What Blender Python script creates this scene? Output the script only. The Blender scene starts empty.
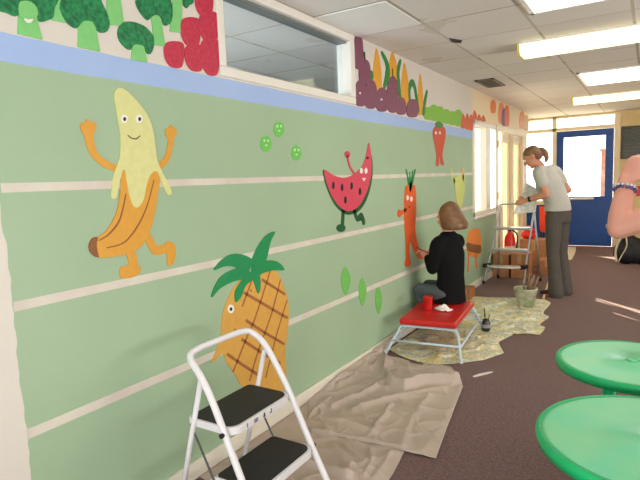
import bpy, bmesh, math, random
from mathutils import Vector, Matrix, noise
C = bpy.context.scene.collection
S = bpy.context.scene
R3 = random.Random(7)
V = Vector
# ------------------------------------------------------------------ camera
CAMX, CAMH, FPX = 1.8315, 1.4, 526.075
yaw, pitch, roll = (math.radians(a) for a in (32.205, 6.3795, -2.2182))
fw = V((-math.sin(yaw)*math.cos(pitch), math.cos(yaw)*math.cos(pitch), -math.sin(pitch)))
rt = V((math.cos(yaw), math.sin(yaw), 0)); up = rt.cross(fw)
rt, up = rt*math.cos(roll)+up*math.sin(roll), up*math.cos(roll)-rt*math.sin(roll)
CAM = V((CAMX, 0, CAMH))
cd = bpy.data.cameras.new('camera'); co = bpy.data.objects.new('camera', cd); C.objects.link(co)
cd.sensor_width = 36; cd.lens = FPX/640*36; cd.clip_start = .02
m = Matrix((rt, up, -fw)).transposed().to_4x4(); m.translation = CAM; co.matrix_world = m
S.camera = co
# ------------------------------------------------------------------ world, sun, added fill lamps, exposure
S.view_settings.view_transform = 'Standard'; S.view_settings.look = 'None'
S.view_settings.gamma = 1; S.view_settings.use_curve_mapping = False
S.view_settings.exposure = -0.08
W = bpy.data.worlds.new('sky'); S.world = W; W.use_nodes = True
bg = W.node_tree.nodes['Background']; bg.inputs[0].default_value = (1, .97, .93, 1); bg.inputs[1].default_value = 4.6
def lamp(name, kind, energy, color, loc, dirv, **k):
    l = bpy.data.lights.new(name, kind); l.energy = energy; l.color = color
    for a, b in k.items(): setattr(l, a, b)
    o = bpy.data.objects.new(name, l); C.objects.link(o); o.location = loc
    o.rotation_euler = V(dirv).to_track_quat('-Z', 'Y').to_euler(); return o
SUN = (.7, -.71, -.485)
lamp('sun', 'SUN', 36.0, (1, .86, .66), (-5, 15, 6), SUN, angle=.009)
lamp('fill_back', 'AREA', 180, (.9, .965, 1), (2.6, -2.35, .95), (-.1, 1, .42), shape='RECTANGLE', size=3.6, size_y=1.7)  # fill lamp added behind the camera, no window in that wall
lamp('fill_right', 'AREA', 150, (.98, .97, .96), (5.6, 3.6, .95), (-1, 0, .5), shape='RECTANGLE', size=3.6, size_y=1.3)  # second added fill lamp, out of view, tilted up towards the ceiling

# ------------------------------------------------------------------ measuring helpers: where a line of sight meets a real plane
def ray(px, py): return rt*((px-320)/FPX) + up*((240-py)/FPX) + fw
def on_wall(px, py, x=0.0): r = ray(px, py); return CAM + r*((x-CAMX)/r.x)
def at_depth(px, py, y): r = ray(px, py); return CAM + r*(y/r.y)
def on_level(px, py, z=0.0): r = ray(px, py); return CAM + r*((z-CAMH)/r.z)

# ------------------------------------------------------------------ materials
def lin(c):
    f = lambda u: u/12.92 if u <= .04045 else ((u+.055)/1.055)**2.4
    return tuple(f(x/255) for x in c) + (1,)
MATS = {}
def mat(name, col, rough=.6, metal=0, var=.06, scale=8, bump=0, bscale=60, emit=None, estr=0, spec=.5, col2=None, dark=0):
    if name in MATS: return MATS[name]
    m = bpy.data.materials.new(name); m.use_nodes = True; nt = m.node_tree; b = nt.nodes['Principled BSDF']
    b.inputs['Roughness'].default_value = rough; b.inputs['Metallic'].default_value = metal
    b.inputs['Specular IOR Level'].default_value = spec
    tc = nt.nodes.new('ShaderNodeTexCoord'); n = nt.nodes.new('ShaderNodeTexNoise')
    n.inputs['Scale'].default_value = scale; n.inputs['Detail'].default_value = 4
    nt.links.new(tc.outputs['Object'], n.inputs['Vector'])
    r = nt.nodes.new('ShaderNodeValToRGB'); c = lin(col)
    c2 = lin(col2) if col2 else tuple(min(1, x*(1+var)) for x in c[:3])+(1,)
    c1 = c if col2 else tuple(x*(1-var) for x in c[:3])+(1,)
    r.color_ramp.elements[0].position = .35; r.color_ramp.elements[1].position = .65
    r.color_ramp.elements[0].color = c1; r.color_ramp.elements[1].color = c2
    nt.links.new(n.outputs['Fac'], r.inputs[0]); nt.links.new(r.outputs[0], b.inputs['Base Color'])
    if bump:
        n2 = nt.nodes.new('ShaderNodeTexNoise'); n2.inputs['Scale'].default_value = bscale; n2.inputs['Detail'].default_value = 3
        nt.links.new(tc.outputs['Object'], n2.inputs['Vector'])
        bp = nt.nodes.new('ShaderNodeBump'); bp.inputs['Strength'].default_value = bump; bp.inputs['Distance'].default_value = .01
        nt.links.new(n2.outputs['Fac'], bp.inputs['Height']); nt.links.new(bp.outputs[0], b.inputs['Normal'])
    if emit: b.inputs['Emission Color'].default_value = lin(emit); b.inputs['Emission Strength'].default_value = estr
    MATS[name] = m; return m
def glass_mat(name, tint=(.9, .95, .95), alpha_rough=0):
    m = bpy.data.materials.new(name); m.use_nodes = True; nt = m.node_tree; nt.nodes.remove(nt.nodes['Principled BSDF'])
    out = nt.nodes['Material Output']; t = nt.nodes.new('ShaderNodeBsdfTransparent'); t.inputs[0].default_value = tint+(1,)
    g = nt.nodes.new('ShaderNodeBsdfGlossy'); g.inputs['Roughness'].default_value = .03
    lw = nt.nodes.new('ShaderNodeLayerWeight'); lw.inputs[0].default_value = .5; mx = nt.nodes.new('ShaderNodeMixShader')
    pw = nt.nodes.new('ShaderNodeMath'); pw.operation = 'POWER'; pw.inputs[1].default_value = 5; nt.links.new(lw.outputs['Facing'], pw.inputs[0])
    f = nt.nodes.new('ShaderNodeMath'); f.operation = 'MULTIPLY_ADD'; f.inputs[1].default_value = .95; f.inputs[2].default_value = .045; nt.links.new(pw.outputs[0], f.inputs[0])
    nt.links.new(f.outputs[0], mx.inputs[0]); nt.links.new(t.outputs[0], mx.inputs[1]); nt.links.new(g.outputs[0], mx.inputs[2])
    nt.links.new(mx.outputs[0], out.inputs[0]); return m
def frosted_mat(name, tint):
    m = bpy.data.materials.new(name); m.use_nodes = True; nt = m.node_tree; nt.nodes.remove(nt.nodes['Principled BSDF'])
    out = nt.nodes['Material Output']; t = nt.nodes.new('ShaderNodeBsdfTranslucent'); t.inputs[0].default_value = tint+(1,)
    d = nt.nodes.new('ShaderNodeBsdfDiffuse'); d.inputs[0].default_value = tint+(1,); mx = nt.nodes.new('ShaderNodeMixShader')
    mx.inputs[0].default_value = .25
    nt.links.new(t.outputs[0], mx.inputs[1]); nt.links.new(d.outputs[0], mx.inputs[2]); nt.links.new(mx.outputs[0], out.inputs[0]); return m
GLASS = glass_mat('clear glass'); GLASS2 = glass_mat('internal glass', (.88, .92, .94)); FROST = frosted_mat('frosted glass', (.5, .44, .34)); FROSTW = frosted_mat('white blind', (.5, .49, .46))
WHITE = mat('white gloss paint', (236, 232, 224), .35, var=.02)
CREAMP = mat('cream gloss paint', (240, 226, 196), .4, var=.02)
BLACK = mat('black rubber', (22, 22, 24), .6, var=.2, scale=40)
TREAD = mat('black ribbed tread', (34, 36, 38), .65, var=.15, scale=60, bump=.3, bscale=260)
LADW = mat('white enamelled steel', (232, 230, 236), .3, var=.02)
STEEL = mat('grey aluminium', (176, 180, 184), .35, metal=.6, var=.05)
DKSTEEL = mat('dark steel rod', (92, 94, 96), .4, metal=.5)
RED = mat('red vinyl', (205, 34, 30), .38, var=.05)
CARD = mat('brown cardboard', (178, 122, 78), .85, var=.1, scale=12)
def wall_material():
    m = bpy.data.materials.new('painted mural wall'); m.use_nodes = True; nt = m.node_tree; b = nt.nodes['Principled BSDF']; L = nt.links.new
    N = lambda t, **k: nt.nodes.new(t)
    tc = N('x') if False else nt.nodes.new('ShaderNodeTexCoord'); sp = nt.nodes.new('ShaderNodeSeparateXYZ'); L(tc.outputs['Object'], sp.inputs[0])
    n = nt.nodes.new('ShaderNodeTexNoise'); n.inputs['Scale'].default_value = 6; L(tc.outputs['Object'], n.inputs['Vector'])
    def math_(op, a, bb):
        q = nt.nodes.new('ShaderNodeMath'); q.operation = op
        for i, s in enumerate((a, bb)):
            if isinstance(s, (int, float)): q.inputs[i].default_value = s
            else: L(s, q.inputs[i])
        return q.outputs[0]
    wob = math_('MULTIPLY', math_('SUBTRACT', n.outputs['Fac'], .5), .012)
    wob2 = math_('MULTIPLY', math_('SUBTRACT', n.outputs['Fac'], .5), .05)
    z = math_('ADD', sp.outputs['Z'], wob); y = math_('ADD', sp.outputs['Y'], wob2)
    def mix(f, a, c):
        q = nt.nodes.new('ShaderNodeMix'); q.data_type = 'RGBA'; L(f, q.inputs[0])
        for i, s in ((6, a), (7, c)):
            if isinstance(s, tuple): q.inputs[i].default_value = s
            else: L(s, q.inputs[i])
        return q.outputs[2]
    n2 = nt.nodes.new('ShaderNodeTexNoise'); n2.inputs['Scale'].default_value = 2.2; n2.inputs['Detail'].default_value = 6; L(tc.outputs['Object'], n2.inputs['Vector'])
    green = mix(n2.outputs['Fac'], lin((157, 185, 154)), lin((169, 195, 164)))
    band = mix(n2.outputs['Fac'], lin((158, 186, 238)), lin((172, 198, 240)))
    cream = mix(n2.outputs['Fac'], lin((218, 212, 204)), lin((228, 222, 214)))
    col = mix(math_('GREATER_THAN', z, 1.835), green, band)
    col = mix(math_('GREATER_THAN', z, 1.93), col, cream)
    edge = math_('MULTIPLY', math_('LESS_THAN', y, .925), math_('LESS_THAN', z, 1.835))
    col = mix(edge, col, cream)
    far = math_('MAXIMUM', math_('MULTIPLY', math_('GREATER_THAN', sp.outputs['Y'], 6.44), math_('GREATER_THAN', sp.outputs['Z'], .95)), math_('GREATER_THAN', sp.outputs['Y'], 7.58))
    col = mix(far, col, lin((240, 222, 188)))
    L(col, b.inputs['Base Color']); b.inputs['Roughness'].default_value = .55
    n3 = nt.nodes.new('ShaderNodeTexNoise'); n3.inputs['Scale'].default_value = 90; L(tc.outputs['Object'], n3.inputs['Vector'])
    bp = nt.nodes.new('ShaderNodeBump'); bp.inputs['Strength'].default_value = .12; bp.inputs['Distance'].default_value = .004
    L(n3.outputs['Fac'], bp.inputs['Height']); L(bp.outputs[0], b.inputs['Normal']); return m
def ceiling_material():
    m = bpy.data.materials.new('suspended ceiling tiles'); m.use_nodes = True; nt = m.node_tree; b = nt.nodes['Principled BSDF']; L = nt.links.new
    tc = nt.nodes.new('ShaderNodeTexCoord'); sp = nt.nodes.new('ShaderNodeSeparateXYZ'); L(tc.outputs['Object'], sp.inputs[0])
    def M(op, a, bb=0):
        q = nt.nodes.new('ShaderNodeMath'); q.operation = op
        for i, s in enumerate((a, bb)):
            if isinstance(s, (int, float)): q.inputs[i].default_value = s
            else: L(s, q.inputs[i])
        return q.outputs[0]
    tx = M('DIVIDE', M('SUBTRACT', sp.outputs['X'], .506-6), .6); ty = M('DIVIDE', M('SUBTRACT', sp.outputs['Y'], 2.93-12), .6)
    line = lambda t, w: M('LESS_THAN', M('ABSOLUTE', M('SUBTRACT', M('FRACT', M('ADD', t, .5)), .5)), w)
    g = M('MAXIMUM', line(tx, .017), line(ty, .012))
    cb = nt.nodes.new('ShaderNodeCombineXYZ'); L(M('FLOOR', tx), cb.inputs[0]); L(M('FLOOR', ty), cb.inputs[1])
    wn = nt.nodes.new('ShaderNodeTexWhiteNoise'); wn.noise_dimensions = '2D'; L(cb.outputs[0], wn.inputs['Vector'])
    def mix(f, a, c):
        q = nt.nodes.new('ShaderNodeMix'); q.data_type = 'RGBA'; L(f, q.inputs[0])
        for i, s in ((6, a), (7, c)):
            if isinstance(s, tuple): q.inputs[i].default_value = s
            else: L(s, q.inputs[i])
        return q.outputs[2]
    n = nt.nodes.new('ShaderNodeTexNoise'); n.inputs['Scale'].default_value = 1.4; n.inputs['Detail'].default_value = 5; L(tc.outputs['Object'], n.inputs['Vector'])
    f = nt.nodes.new('ShaderNodeTexNoise'); f.inputs['Scale'].default_value = 70; f.inputs['Detail'].default_value = 2; L(tc.outputs['Object'], f.inputs['Vector'])
    tile = mix(wn.outputs['Value'], lin((228, 221, 214)), lin((240, 235, 228)))
    tile = mix(M('MULTIPLY', M('GREATER_THAN', n.outputs['Fac'], .66), .35), tile, lin((186, 168, 140)))
    tile = mix(M('MULTIPLY', f.outputs['Fac'], .22), tile, lin((190, 182, 174)))
    n4 = nt.nodes.new('ShaderNodeTexNoise'); n4.inputs['Scale'].default_value = 1.1; L(tc.outputs['Object'], n4.inputs['Vector'])
    bar = mix(M('GREATER_THAN', n4.outputs['Fac'], .5), lin((172, 162, 146)), lin((204, 194, 176)))
    L(mix(g, tile, bar), b.inputs['Base Color']); b.inputs['Roughness'].default_value = .85
    bp = nt.nodes.new('ShaderNodeBump'); bp.inputs['Strength'].default_value = .25; bp.inputs['Distance'].default_value = .006
    L(M('ADD', f.outputs['Fac'], M('MULTIPLY', g, 1.5)), bp.inputs['Height']); L(bp.outputs[0], b.inputs['Normal']); return m
WALLM, CEILM = wall_material(), ceiling_material()
CARPET = mat('brown carpet', (112, 86, 88), .95, var=.3, scale=70, bump=.6, bscale=320, spec=.15)
_b = CARPET.node_tree.nodes['Principled BSDF']; _b.inputs['Sheen Weight'].default_value = .32; _b.inputs['Sheen Roughness'].default_value = .4; _b.inputs['Sheen Tint'].default_value = (1, .82, .7, 1)

# ------------------------------------------------------------------ mesh helpers
class MB:
    def __init__(s): s.v = []; s.f = []
    def add(s, v, f):
        k = len(s.v); s.v += [V(p) for p in v]; s.f += [[i+k for i in q] for q in f]; return s
    def box(s, a, b):
        (x0, y0, z0), (x1, y1, z1) = a, b
        return s.add([(x0,y0,z0),(x1,y0,z0),(x1,y1,z0),(x0,y1,z0),(x0,y0,z1),(x1,y0,z1),(x1,y1,z1),(x0,y1,z1)],
                     [(0,3,2,1),(4,5,6,7),(0,1,5,4),(1,2,6,5),(2,3,7,6),(3,0,4,7)])
    def tube(s, pts, r, n=10, caps=True, flat=1.0, side=None, round_ends=False):
        pts = [V(p) for p in pts]; rs = list(r) if isinstance(r, (list, tuple)) else [r]*len(pts)
        if round_ends:
            d0 = (pts[0]-pts[1]).normalized(); d1 = (pts[-1]-pts[-2]).normalized()
            e0 = [(pts[0]+d0*rs[0]*a, rs[0]*b) for a, b in ((.95,.3),(.75,.66),(.4,.92))]
            e1 = [(pts[-1]+d1*rs[-1]*a, rs[-1]*b) for a, b in ((.4,.92),(.75,.66),(.95,.3))]
            rs = [b for a, b in e0]+rs+[b for a, b in e1]; pts = [a for a, b in e0]+pts+[a for a, b in e1]
        k = len(s.v); u = None
        for i, p in enumerate(pts):
            t = (pts[min(i+1, len(pts)-1)]-pts[max(i-1, 0)]).normalized()
            if u is None:
                u = V(side) if side else (V((0,0,1)) if abs(t.z) < .9 else V((1,0,0)))
            u = (u - t*u.dot(t)).normalized(); w = t.cross(u)
            for j in range(n):
                a = 2*math.pi*j/n; s.v.append(p + u*(math.cos(a)*rs[i]) + w*(math.sin(a)*rs[i]*flat))
        for i in range(len(pts)-1):
            for j in range(n):
                a, b = k+i*n+j, k+i*n+(j+1) % n; s.f.append([a, b, b+n, a+n])
        if caps: s.f.append(list(range(k+n-1, k-1, -1))); e = k+(len(pts)-1)*n; s.f.append(list(range(e, e+n)))
        return s
    def lathe(s, prof, c=(0,0,0), n=24, axis=None):
        k = len(s.v); c = V(c)
        for r, z in prof:
            for j in range(n): a = 2*math.pi*j/n; s.v.append(c+V((r*math.cos(a), r*math.sin(a), z)))
        for i in range(len(prof)-1):
            for j in range(n): a, b = k+i*n+j, k+i*n+(j+1) % n; s.f.append([a, b, b+n, a+n])
        s.f.append(list(range(k+n-1, k-1, -1))); e = k+(len(prof)-1)*n; s.f.append(list(range(e, e+n))); return s
    def ball(s, c, r, n=12, rot=None):
        r = V(r) if not isinstance(r, (int, float)) else V((r,)*3); c = V(c); k = len(s.v); h = n//2
        for i in range(1, h):
            p = math.pi*i/h
            for j in range(n):
                a = 2*math.pi*j/n; q = V((math.sin(p)*math.cos(a)*r.x, math.sin(p)*math.sin(a)*r.y, math.cos(p)*r.z))
                s.v.append(c+(rot@q if rot else q))
        q0, q1 = V((0,0,r.z)), V((0,0,-r.z)); s.v += [c+(rot@q0 if rot else q0), c+(rot@q1 if rot else q1)]
        t, b = len(s.v)-2, len(s.v)-1
        for j in range(n):
            s.f.append([t, k+j, k+(j+1) % n]); e = k+(h-2)*n; s.f.append([b, e+(j+1) % n, e+j])
        for i in range(h-2):
            for j in range(n): a, bb = k+i*n+j, k+i*n+(j+1) % n; s.f.append([a, a+n, bb+n, bb])
        return s
    def prism(s, out, d):   # outline of 3-D points, thickened along d
        out = [V(p) for p in out]; n = len(out); d = V(d); k = len(s.v); s.v += out+[p+d for p in out]
        s.f.append([k+i for i in range(n-1, -1, -1)]); s.f.append([k+n+i for i in range(n)])
        for i in range(n): j = (i+1) % n; s.f.append([k+i, k+j, k+n+j, k+n+i])
        return s
    def build(s, name, m, parent=None, smooth=False, bevel=0, origin=None, seg=2):
        me = bpy.data.meshes.new(name); o = bpy.data.objects.new(name, me); C.objects.link(o)
        off = V(origin) if origin is not None else V((0,0,0))
        if parent is not None:
            off = V((0, 0, 0)); q = parent; o.parent = parent
            while q is not None: off = off+V(q.location); q = q.parent
        elif origin is not None: o.location = off
        me.from_pydata([p-off for p in s.v], [], s.f)
        bm = bmesh.new(); bm.from_mesh(me); bmesh.ops.recalc_face_normals(bm, faces=bm.faces); bm.to_mesh(me); bm.free()
        me.materials.append(m)
        if smooth:
            for p in me.polygons: p.use_smooth = True
        if bevel:
            b = o.modifiers.new('bevel', 'BEVEL'); b.width = bevel; b.segments = seg; b.limit_method = 'ANGLE'; b.angle_limit = math.radians(50)
            for p in me.polygons: p.use_smooth = True
            w = o.modifiers.new('wn', 'WEIGHTED_NORMAL')
        return o
def tag(o, label, cat, group=None, kind=None):
    if label: o['label'] = label
    if cat: o['category'] = cat
    if group: o['group'] = group
    if kind: o['kind'] = kind
    return o
def thing(name, label, cat, loc=(0,0,0), group=None):
    o = bpy.data.objects.new(name, None); C.objects.link(o); o.location = loc; o.empty_display_size = .1
    return tag(o, label, cat, group)
def struct(name, mb, m, parent=None, **k):
    o = mb.build(name, m, parent, **k)
    if parent is None: o['kind'] = 'structure'
    return o
def spline(pts, n=6, closed=False):
    pts = [V(p) for p in pts]; N = len(pts); out = []
    for i in range(N if closed else N-1):
        g = lambda k: pts[k % N] if closed else pts[max(0, min(N-1, k))]
        a, b, c, d = g(i-1), g(i), g(i+1), g(i+2)
        for j in range(n):
            t = j/n; out.append(.5*((2*b)+(c-a)*t+(2*a-5*b+4*c-d)*t*t+(3*b-a-3*c+d)*t**3))
    if not closed: out.append(pts[-1])
    return out

# ------------------------------------------------------------------ setting
H = 2.43; XR, YB, YF = 5.8, -2.6, 10.9
struct('floor', MB().box((-.6, YB, -.1), (XR, YF+.1, 0)), CARPET)
struct('ceiling', MB().box((-.6, YB, H), (XR, YF+.12, H+.1)), CEILM)
wl = MB(); T = .14
wl.box((-T, YB, 0), (0, 2.03, H)); wl.box((-T, 2.03, 0), (0, 3.46, 1.94)); wl.box((-T, 3.46, 0), (0, 6.45, H))
wl.box((-T, 6.45, 0), (0, 7.58, .89)); wl.box((-T, 6.45, 2.065), (0, 9.45, H)); wl.box((-T, 7.58, 0), (0, 7.60, 2.06)); wl.box((-T, 9.45, 0), (0, 9.75, H))
struct('wall_left', wl, WALLM)
PALE = mat('pale yellow wall', (232, 212, 160), .7, var=.03, bump=.1)
struct('wall_left_recess', MB().box((-.5, 9.75, 0), (-.36, YF, H)).box((-.5, 9.7, 0), (-.13, 9.75, H)), PALE)
struct('wall_right', MB().box((XR, YB, 0), (XR+.12, YF+.1, H)), PALE)
struct('wall_back', MB().box((-.2, YB-.1, 0), (XR, YB, H)), PALE)
wf = MB(); F0, F1 = YF, YF+.12
wf.box((1.36, F0, 0), (XR, F1, H)); wf.box((-.5, F0, 2.415), (1.36, F1, H))
struct('wall_far', wf, PALE)
struct('baseboard_left', MB().box((0, -1, 0), (.018, 6.42, .085)).box((0, 6.42, 0), (.018, 7.6, .085)), mat('white skirting', (232, 226, 212), .45, var=.02), bevel=.004)
struct('baseboard_far', MB().box((1.36, YF-.015, 0), (XR, YF, .09)), WHITE)
# pale painted-over strips along the mural wall
STR = mat('cream strip', (224, 220, 206), .6, col2=(214, 202, 194), scale=5)
for i, (zc, hw) in enumerate(((1.418, .016), (1.014, .017), (.557, .018))):
    struct('trim_%d' % (i+1), MB().box((0, .93, zc-hw), (.0022, 6.43, zc+hw)), STR)

# internal window high in the mural wall
w1 = MB(); y0, y1, z0, z1 = 2.03, 3.46, 1.94, 2.425; b = .05
for a, c in (((-.1, y0, z0), (.010, y1, z0+b)), ((-.1, y0, z1-.05), (.010, y1, z1)), ((-.1, y0, z0+b), (.010, y0+b, z1-.05)), ((-.1, y1-b-.02, z0+b), (.010, y1, z1-.05))): w1.box(a, c)
wf1 = struct('window_1', w1, WHITE, bevel=.006)
MB().box((-.062, y0+.05, z0+.05), (-.056, y1-.07, z1-.05)).build('pane', GLASS2, wf1)
MB().box((-.1, y0+.05, z1-.064), (-.02, y1-.07, z1-.05)).build('glazing_bead', mat('grey bead', (120, 126, 122), .5), wf1)
# the room behind that window
GREYW = mat('dim blue grey wall', (150, 164, 166), .8)
struct('wall_adjoining', MB().box((-3.3, .2, 0), (-3.2, 6, H)).box((-3.3, .1, 0), (-T, .2, H)).box((-3.3, 6, 0), (-T, 6.1, H)), GREYW)
struct('ceiling_adjoining', MB().box((-3.3, .1, H), (-.6, 6.1, H+.1)), CEILM)
struct('floor_adjoining', MB().box((-3.3, .1, -.1), (-.6, 6.1, 0)), CARPET)
lamp('adjoining_room_fill', 'AREA', 125, (.94, .97, 1), (-1.7, .5, 1.2), (0, 1, .35), shape='RECTANGLE', size=2.4, size_y=1.2)  # added fill lamp that brightens the view through the internal window

# window beside the far end of the mural
w2 = MB(); y0, y1, z0, z1 = 6.45, 7.58, .89, 2.06; b = .055
for a, c in (((-.09, y0, z0), (.012, y1, z0+b)), ((-.09, y0, z1-b), (.012, y1, z1)), ((-.09, y0, z0), (.012, y0+b, z1)), ((-.09, y1-b, z0), (.012, y1, z1)), ((-.08, 7.06, z0), (.006, 7.26, z1))): w2.box(a, c)
wf2 = struct('window_2', w2, WHITE, bevel=.006)
MB().box((-.07, y0+b, z0+b), (-.064, 7.06, z1-b)).build('diffusing_pane', FROSTW, wf2)  # translucent sheet added to diffuse direct sun at this window
MB().box((-.07, 7.26, z0+b), (-.064, y1-b, z1-b)).build('pane', GLASS, wf2)
MB().box((0, y0-.02, z0-.03), (.035, y1+.01, z0)).build('window_sill', WHITE, wf2, bevel=.005)
# white glazed door in the mural wall
d1 = MB()
for a, c in (((-.09, 7.60, 0), (.012, 7.66, 2.08)), ((-.09, 9.37, 0), (.012, 9.45, 2.08)), ((-.09, 7.66, 2.0), (.012, 9.37, 2.08)), ((-.085, 7.66, 0), (.006, 7.90, .94)), ((-.09, 7.90, 0), (.012, 7.95, 2.0)), ((-.08, 8.62, 0), (.004, 8.72, 2.0))): d1.box(a, c)
dd1 = struct('door_1', d1, CREAMP, bevel=.005)
MB().box((-.06, 7.66, .94), (-.054, 7.90, 2.0)).build('sun_slit_pane', GLASS, dd1)  # clear strip added so that a sun streak reaches the carpet
lf = MB()
for ya, yb in ((7.96, 8.62), (8.72, 9.37)):
    for a, c in (((-.08, ya, .02), (-.035, ya+.1, 1.99)), ((-.08, yb-.1, .02), (-.035, yb, 1.99)), ((-.08, ya+.1, .02), (-.035, yb-.1, .25)), ((-.08, ya+.1, 1.88), (-.035, yb-.1, 1.99))): lf.box(a, c)
    MB().box((-.06, ya+.1, .25), (-.054, yb-.1, 1.88)).build('pane', FROST, dd1)
lf.build('door_leaf', CREAMP, dd1, bevel=.004)
for z in (1.82, 1.1, .3): MB().box((.0, 7.62, z-.05), (.02, 7.66, z+.05)).build('hinge', mat('brass hinge', (150, 120, 80), .4, metal=.7), dd1)
# far glazed screen and blue door
g = MB()
for a, c in (((-.36, 0), (-.24, 2.415)), ((.24, 0), (.31, 2.415)), ((1.262, 0), (1.36, 2.415))): g.box((a[0], F0-.02, a[1]), (c[0], F1, c[1]))
g.box((-.24, F0-.02, 2.385), (1.262, F1, 2.415)); g.box((-.24, F0-.02, 2.15), (1.262, F1, 2.215))
g.box((-.24, F0-.02, .78), (.24, F1, .86))
gs = struct('window_3', g, CREAMP, bevel=.004)
MB().box((-.24, F0+.05, .86), (.24, F0+.056, 2.15)).build('pane', GLASS, gs)
MB().box((-.24, F0+.05, 2.215), (.24, F0+.056, 2.385)).build('transom_pane', GLASS, gs)
MB().box((.31, F0+.05, 2.215), (1.262, F0+.056, 2.385)).build('transom_pane', GLASS, gs)
BLUE = mat('blue door paint', (24, 78, 164), .38, var=.06)
MB().box((-.24, F0+.03, .02), (.24, F0+.07, .78)).build('lower_panel', BLUE, gs)
d = MB(); a0, a1 = .315, 1.257; zt = 2.145
d.box((a0, F0-.005, .01), (a1, F0+.045, .93)); d.box((a0, F0-.005, 2.03), (a1, F0+.045, zt)); d.box((a0, F0-.005, .93), (a0+.12, F0+.045, 2.03)); d.box((a1-.13, F0-.005, .93), (a1, F0+.045, 2.03))
dd2 = struct('door_2', d, BLUE, bevel=.005)
MB().box((a0+.12, F0+.02, .93), (a1-.13, F0+.026, 2.03)).build('pane', GLASS, dd2)
MB().tube([(a0+.08, F0-.06, .885), (a1-.3, F0-.06, .885)], .022).box((a0+.08, F0-.06, .87), (a0+.12, F0, .9)).box((a1-.34, F0-.06, .87), (a1-.3, F0, .9)).build('push_bar', mat('brushed push bar', (206, 196, 178), .35, metal=.4), dd2)
MB().box((a1-.1, F0-.02, .35), (a1-.02, F0-.005, .42)).build('lock_plate', STEEL, dd2)
# outside beyond the door
GR = mat('pale paving', (216, 208, 196), .9, var=.05, scale=3)
struct('ground_outside', MB().box((-20, -6, -.3), (-3.4, 40, -.12)).box((-3.4, 6.2, -.3), (-.65, 40, -.12)).box((-.65, 11.1, -.3), (20, 40, -.12)), GR)
PX = .80
bp = MB().box((PX, 14.6, -.12), (PX+.12, 14.95, 1.86)).box((PX-.03, 14.56, 1.86), (PX+.15, 14.99, 1.92))
tag(bp.build('brick_pillar', mat('red brown brick', (120, 82, 72), .9, var=.2, scale=14)), 'brown brick pillar outside seen through the blue door glass', 'pillar')

# ------------------------------------------------------------------ ceiling lights and fittings
def diffuser(name, col, s): return mat(name, (255, 255, 255), .5, emit=col, estr=s)
DIFW = diffuser('white light panel', (255, 250, 238), 4.0); DIFY = diffuser('yellowed light cover', (255, 244, 160), 1.6); TUBE = diffuser('fluorescent tube', (255, 250, 225), 9)
def panel(label, x0, y0, x1, y1):
    t = thing('light_panel', label, 'ceiling light', ((x0+x1)/2, (y0+y1)/2, H), 'square ceiling light panels')
    f = MB(); w = .03
    for a, c in (((x0, y0), (x1, y0+w)), ((x0, y1-w), (x1, y1)), ((x0, y0), (x0+w, y1)), ((x1-w, y0), (x1, y1))): f.box((a[0], a[1], H-.012), (c[0], c[1], H))
    f.build('frame', WHITE, t); MB().box((x0+w, y0+w, H-.008), (x1-w, y1-w, H-.002)).build('diffuser', DIFW, t)
panel('bright square light panel nearest the camera, cut by the top of the photo', 1.14, 2.86, 2.3, 3.77)
panel('bright white light panel farther along, between the two long tube lights', 1.135, 6.31, 2.3, 7.3)
def batten(label, x0, x1, y, w=.2):
    t = thing('tube_light', label, 'ceiling light', ((x0+x1)/2, y, H), 'long surface tube lights')
    prof = [(-w/2, H-.005), (-w/2, H-.05), (-w/2+.035, H-.09), (w/2-.035, H-.09), (w/2, H-.05), (w/2, H-.005)]
    MB().prism([(x0+.02, y+a, z) for a, z in prof], (x1-x0-.04, 0, 0)).build('diffuser', DIFB, t)
    for xe in (x0, x1-.02): MB().prism([(xe, y+a*1.04, z-.002) for a, z in prof], (.02, 0, 0)).build('end_cap', mat('yellowed end cap', (232, 214, 120), .5), t)
    MB().box((x0+.01, y-w/2-.006, H-.012), (x1-.01, y+w/2+.006, H)).build('back_tray', WHITE, t)
DIFB = diffuser('warm tube diffuser', (255, 243, 168), 2.4)
batten('nearer long tube light with yellowed cover across the ceiling', .9, 3.0, 4.66, .24)
batten('farther long tube light with yellowed cover close to the door', .86, 3.0, 8.42, .2)
t = thing('cable_conduit', 'narrow white conduit running over the ceiling to the nearer tube light', 'conduit', (1.98, 4.2, H))
MB().box((1.95, 3.79, H-.02), (2.0, 4.52, H)).build('channel', mat('yellowed white plastic', (236, 226, 180), .5), t)
tag(MB().box((-.08, 2.945, H-.004), (.49, 3.515, H)).build('ceiling_tile', mat('clean white tile', (240, 238, 234), .8, var=.02, scale=60, bump=.2, bscale=120)), 'clean whiter ceiling tile above the right end of the high internal window', 'ceiling tile')
q = [on_level(*p, H) for p in ((449, 38), (462, 40), (461, 43), (452, 42))]
tag(MB().prism([p+V((0, 0, -.002)) for p in q], (0, 0, .002)).build('broken_tile_corner', BLACK), 'small dark broken corner of a ceiling tile over the mural', 'hole')
t = thing('ceiling_vent', 'small dark slotted ceiling vent above the mural near the far window', 'vent', (.28, 6.2, H))
f = MB(); x0, x1, ya, yb = .17, .37, 5.93, 6.5
for a, c in (((x0, ya), (x1, ya+.03)), ((x0, yb-.03), (x1, yb)), ((x0, ya), (x0+.03, yb)), ((x1-.03, ya), (x1, yb))): f.box((a[0], a[1], H-.012), (c[0], c[1], H))
f.build('frame', mat('dull vent frame', (120, 108, 92), .6), t); MB().box((x0+.03, ya+.03, H-.003), (x1-.03, yb-.03, H-.001)).build('duct', BLACK, t)
for k in range(4): MB().box((x0+.03, ya+.1+k*.11, H-.01), (x1-.03, ya+.115+k*.11, H-.003)).build('slat', mat('dull vent frame', (120, 108, 92)), t)

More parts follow.
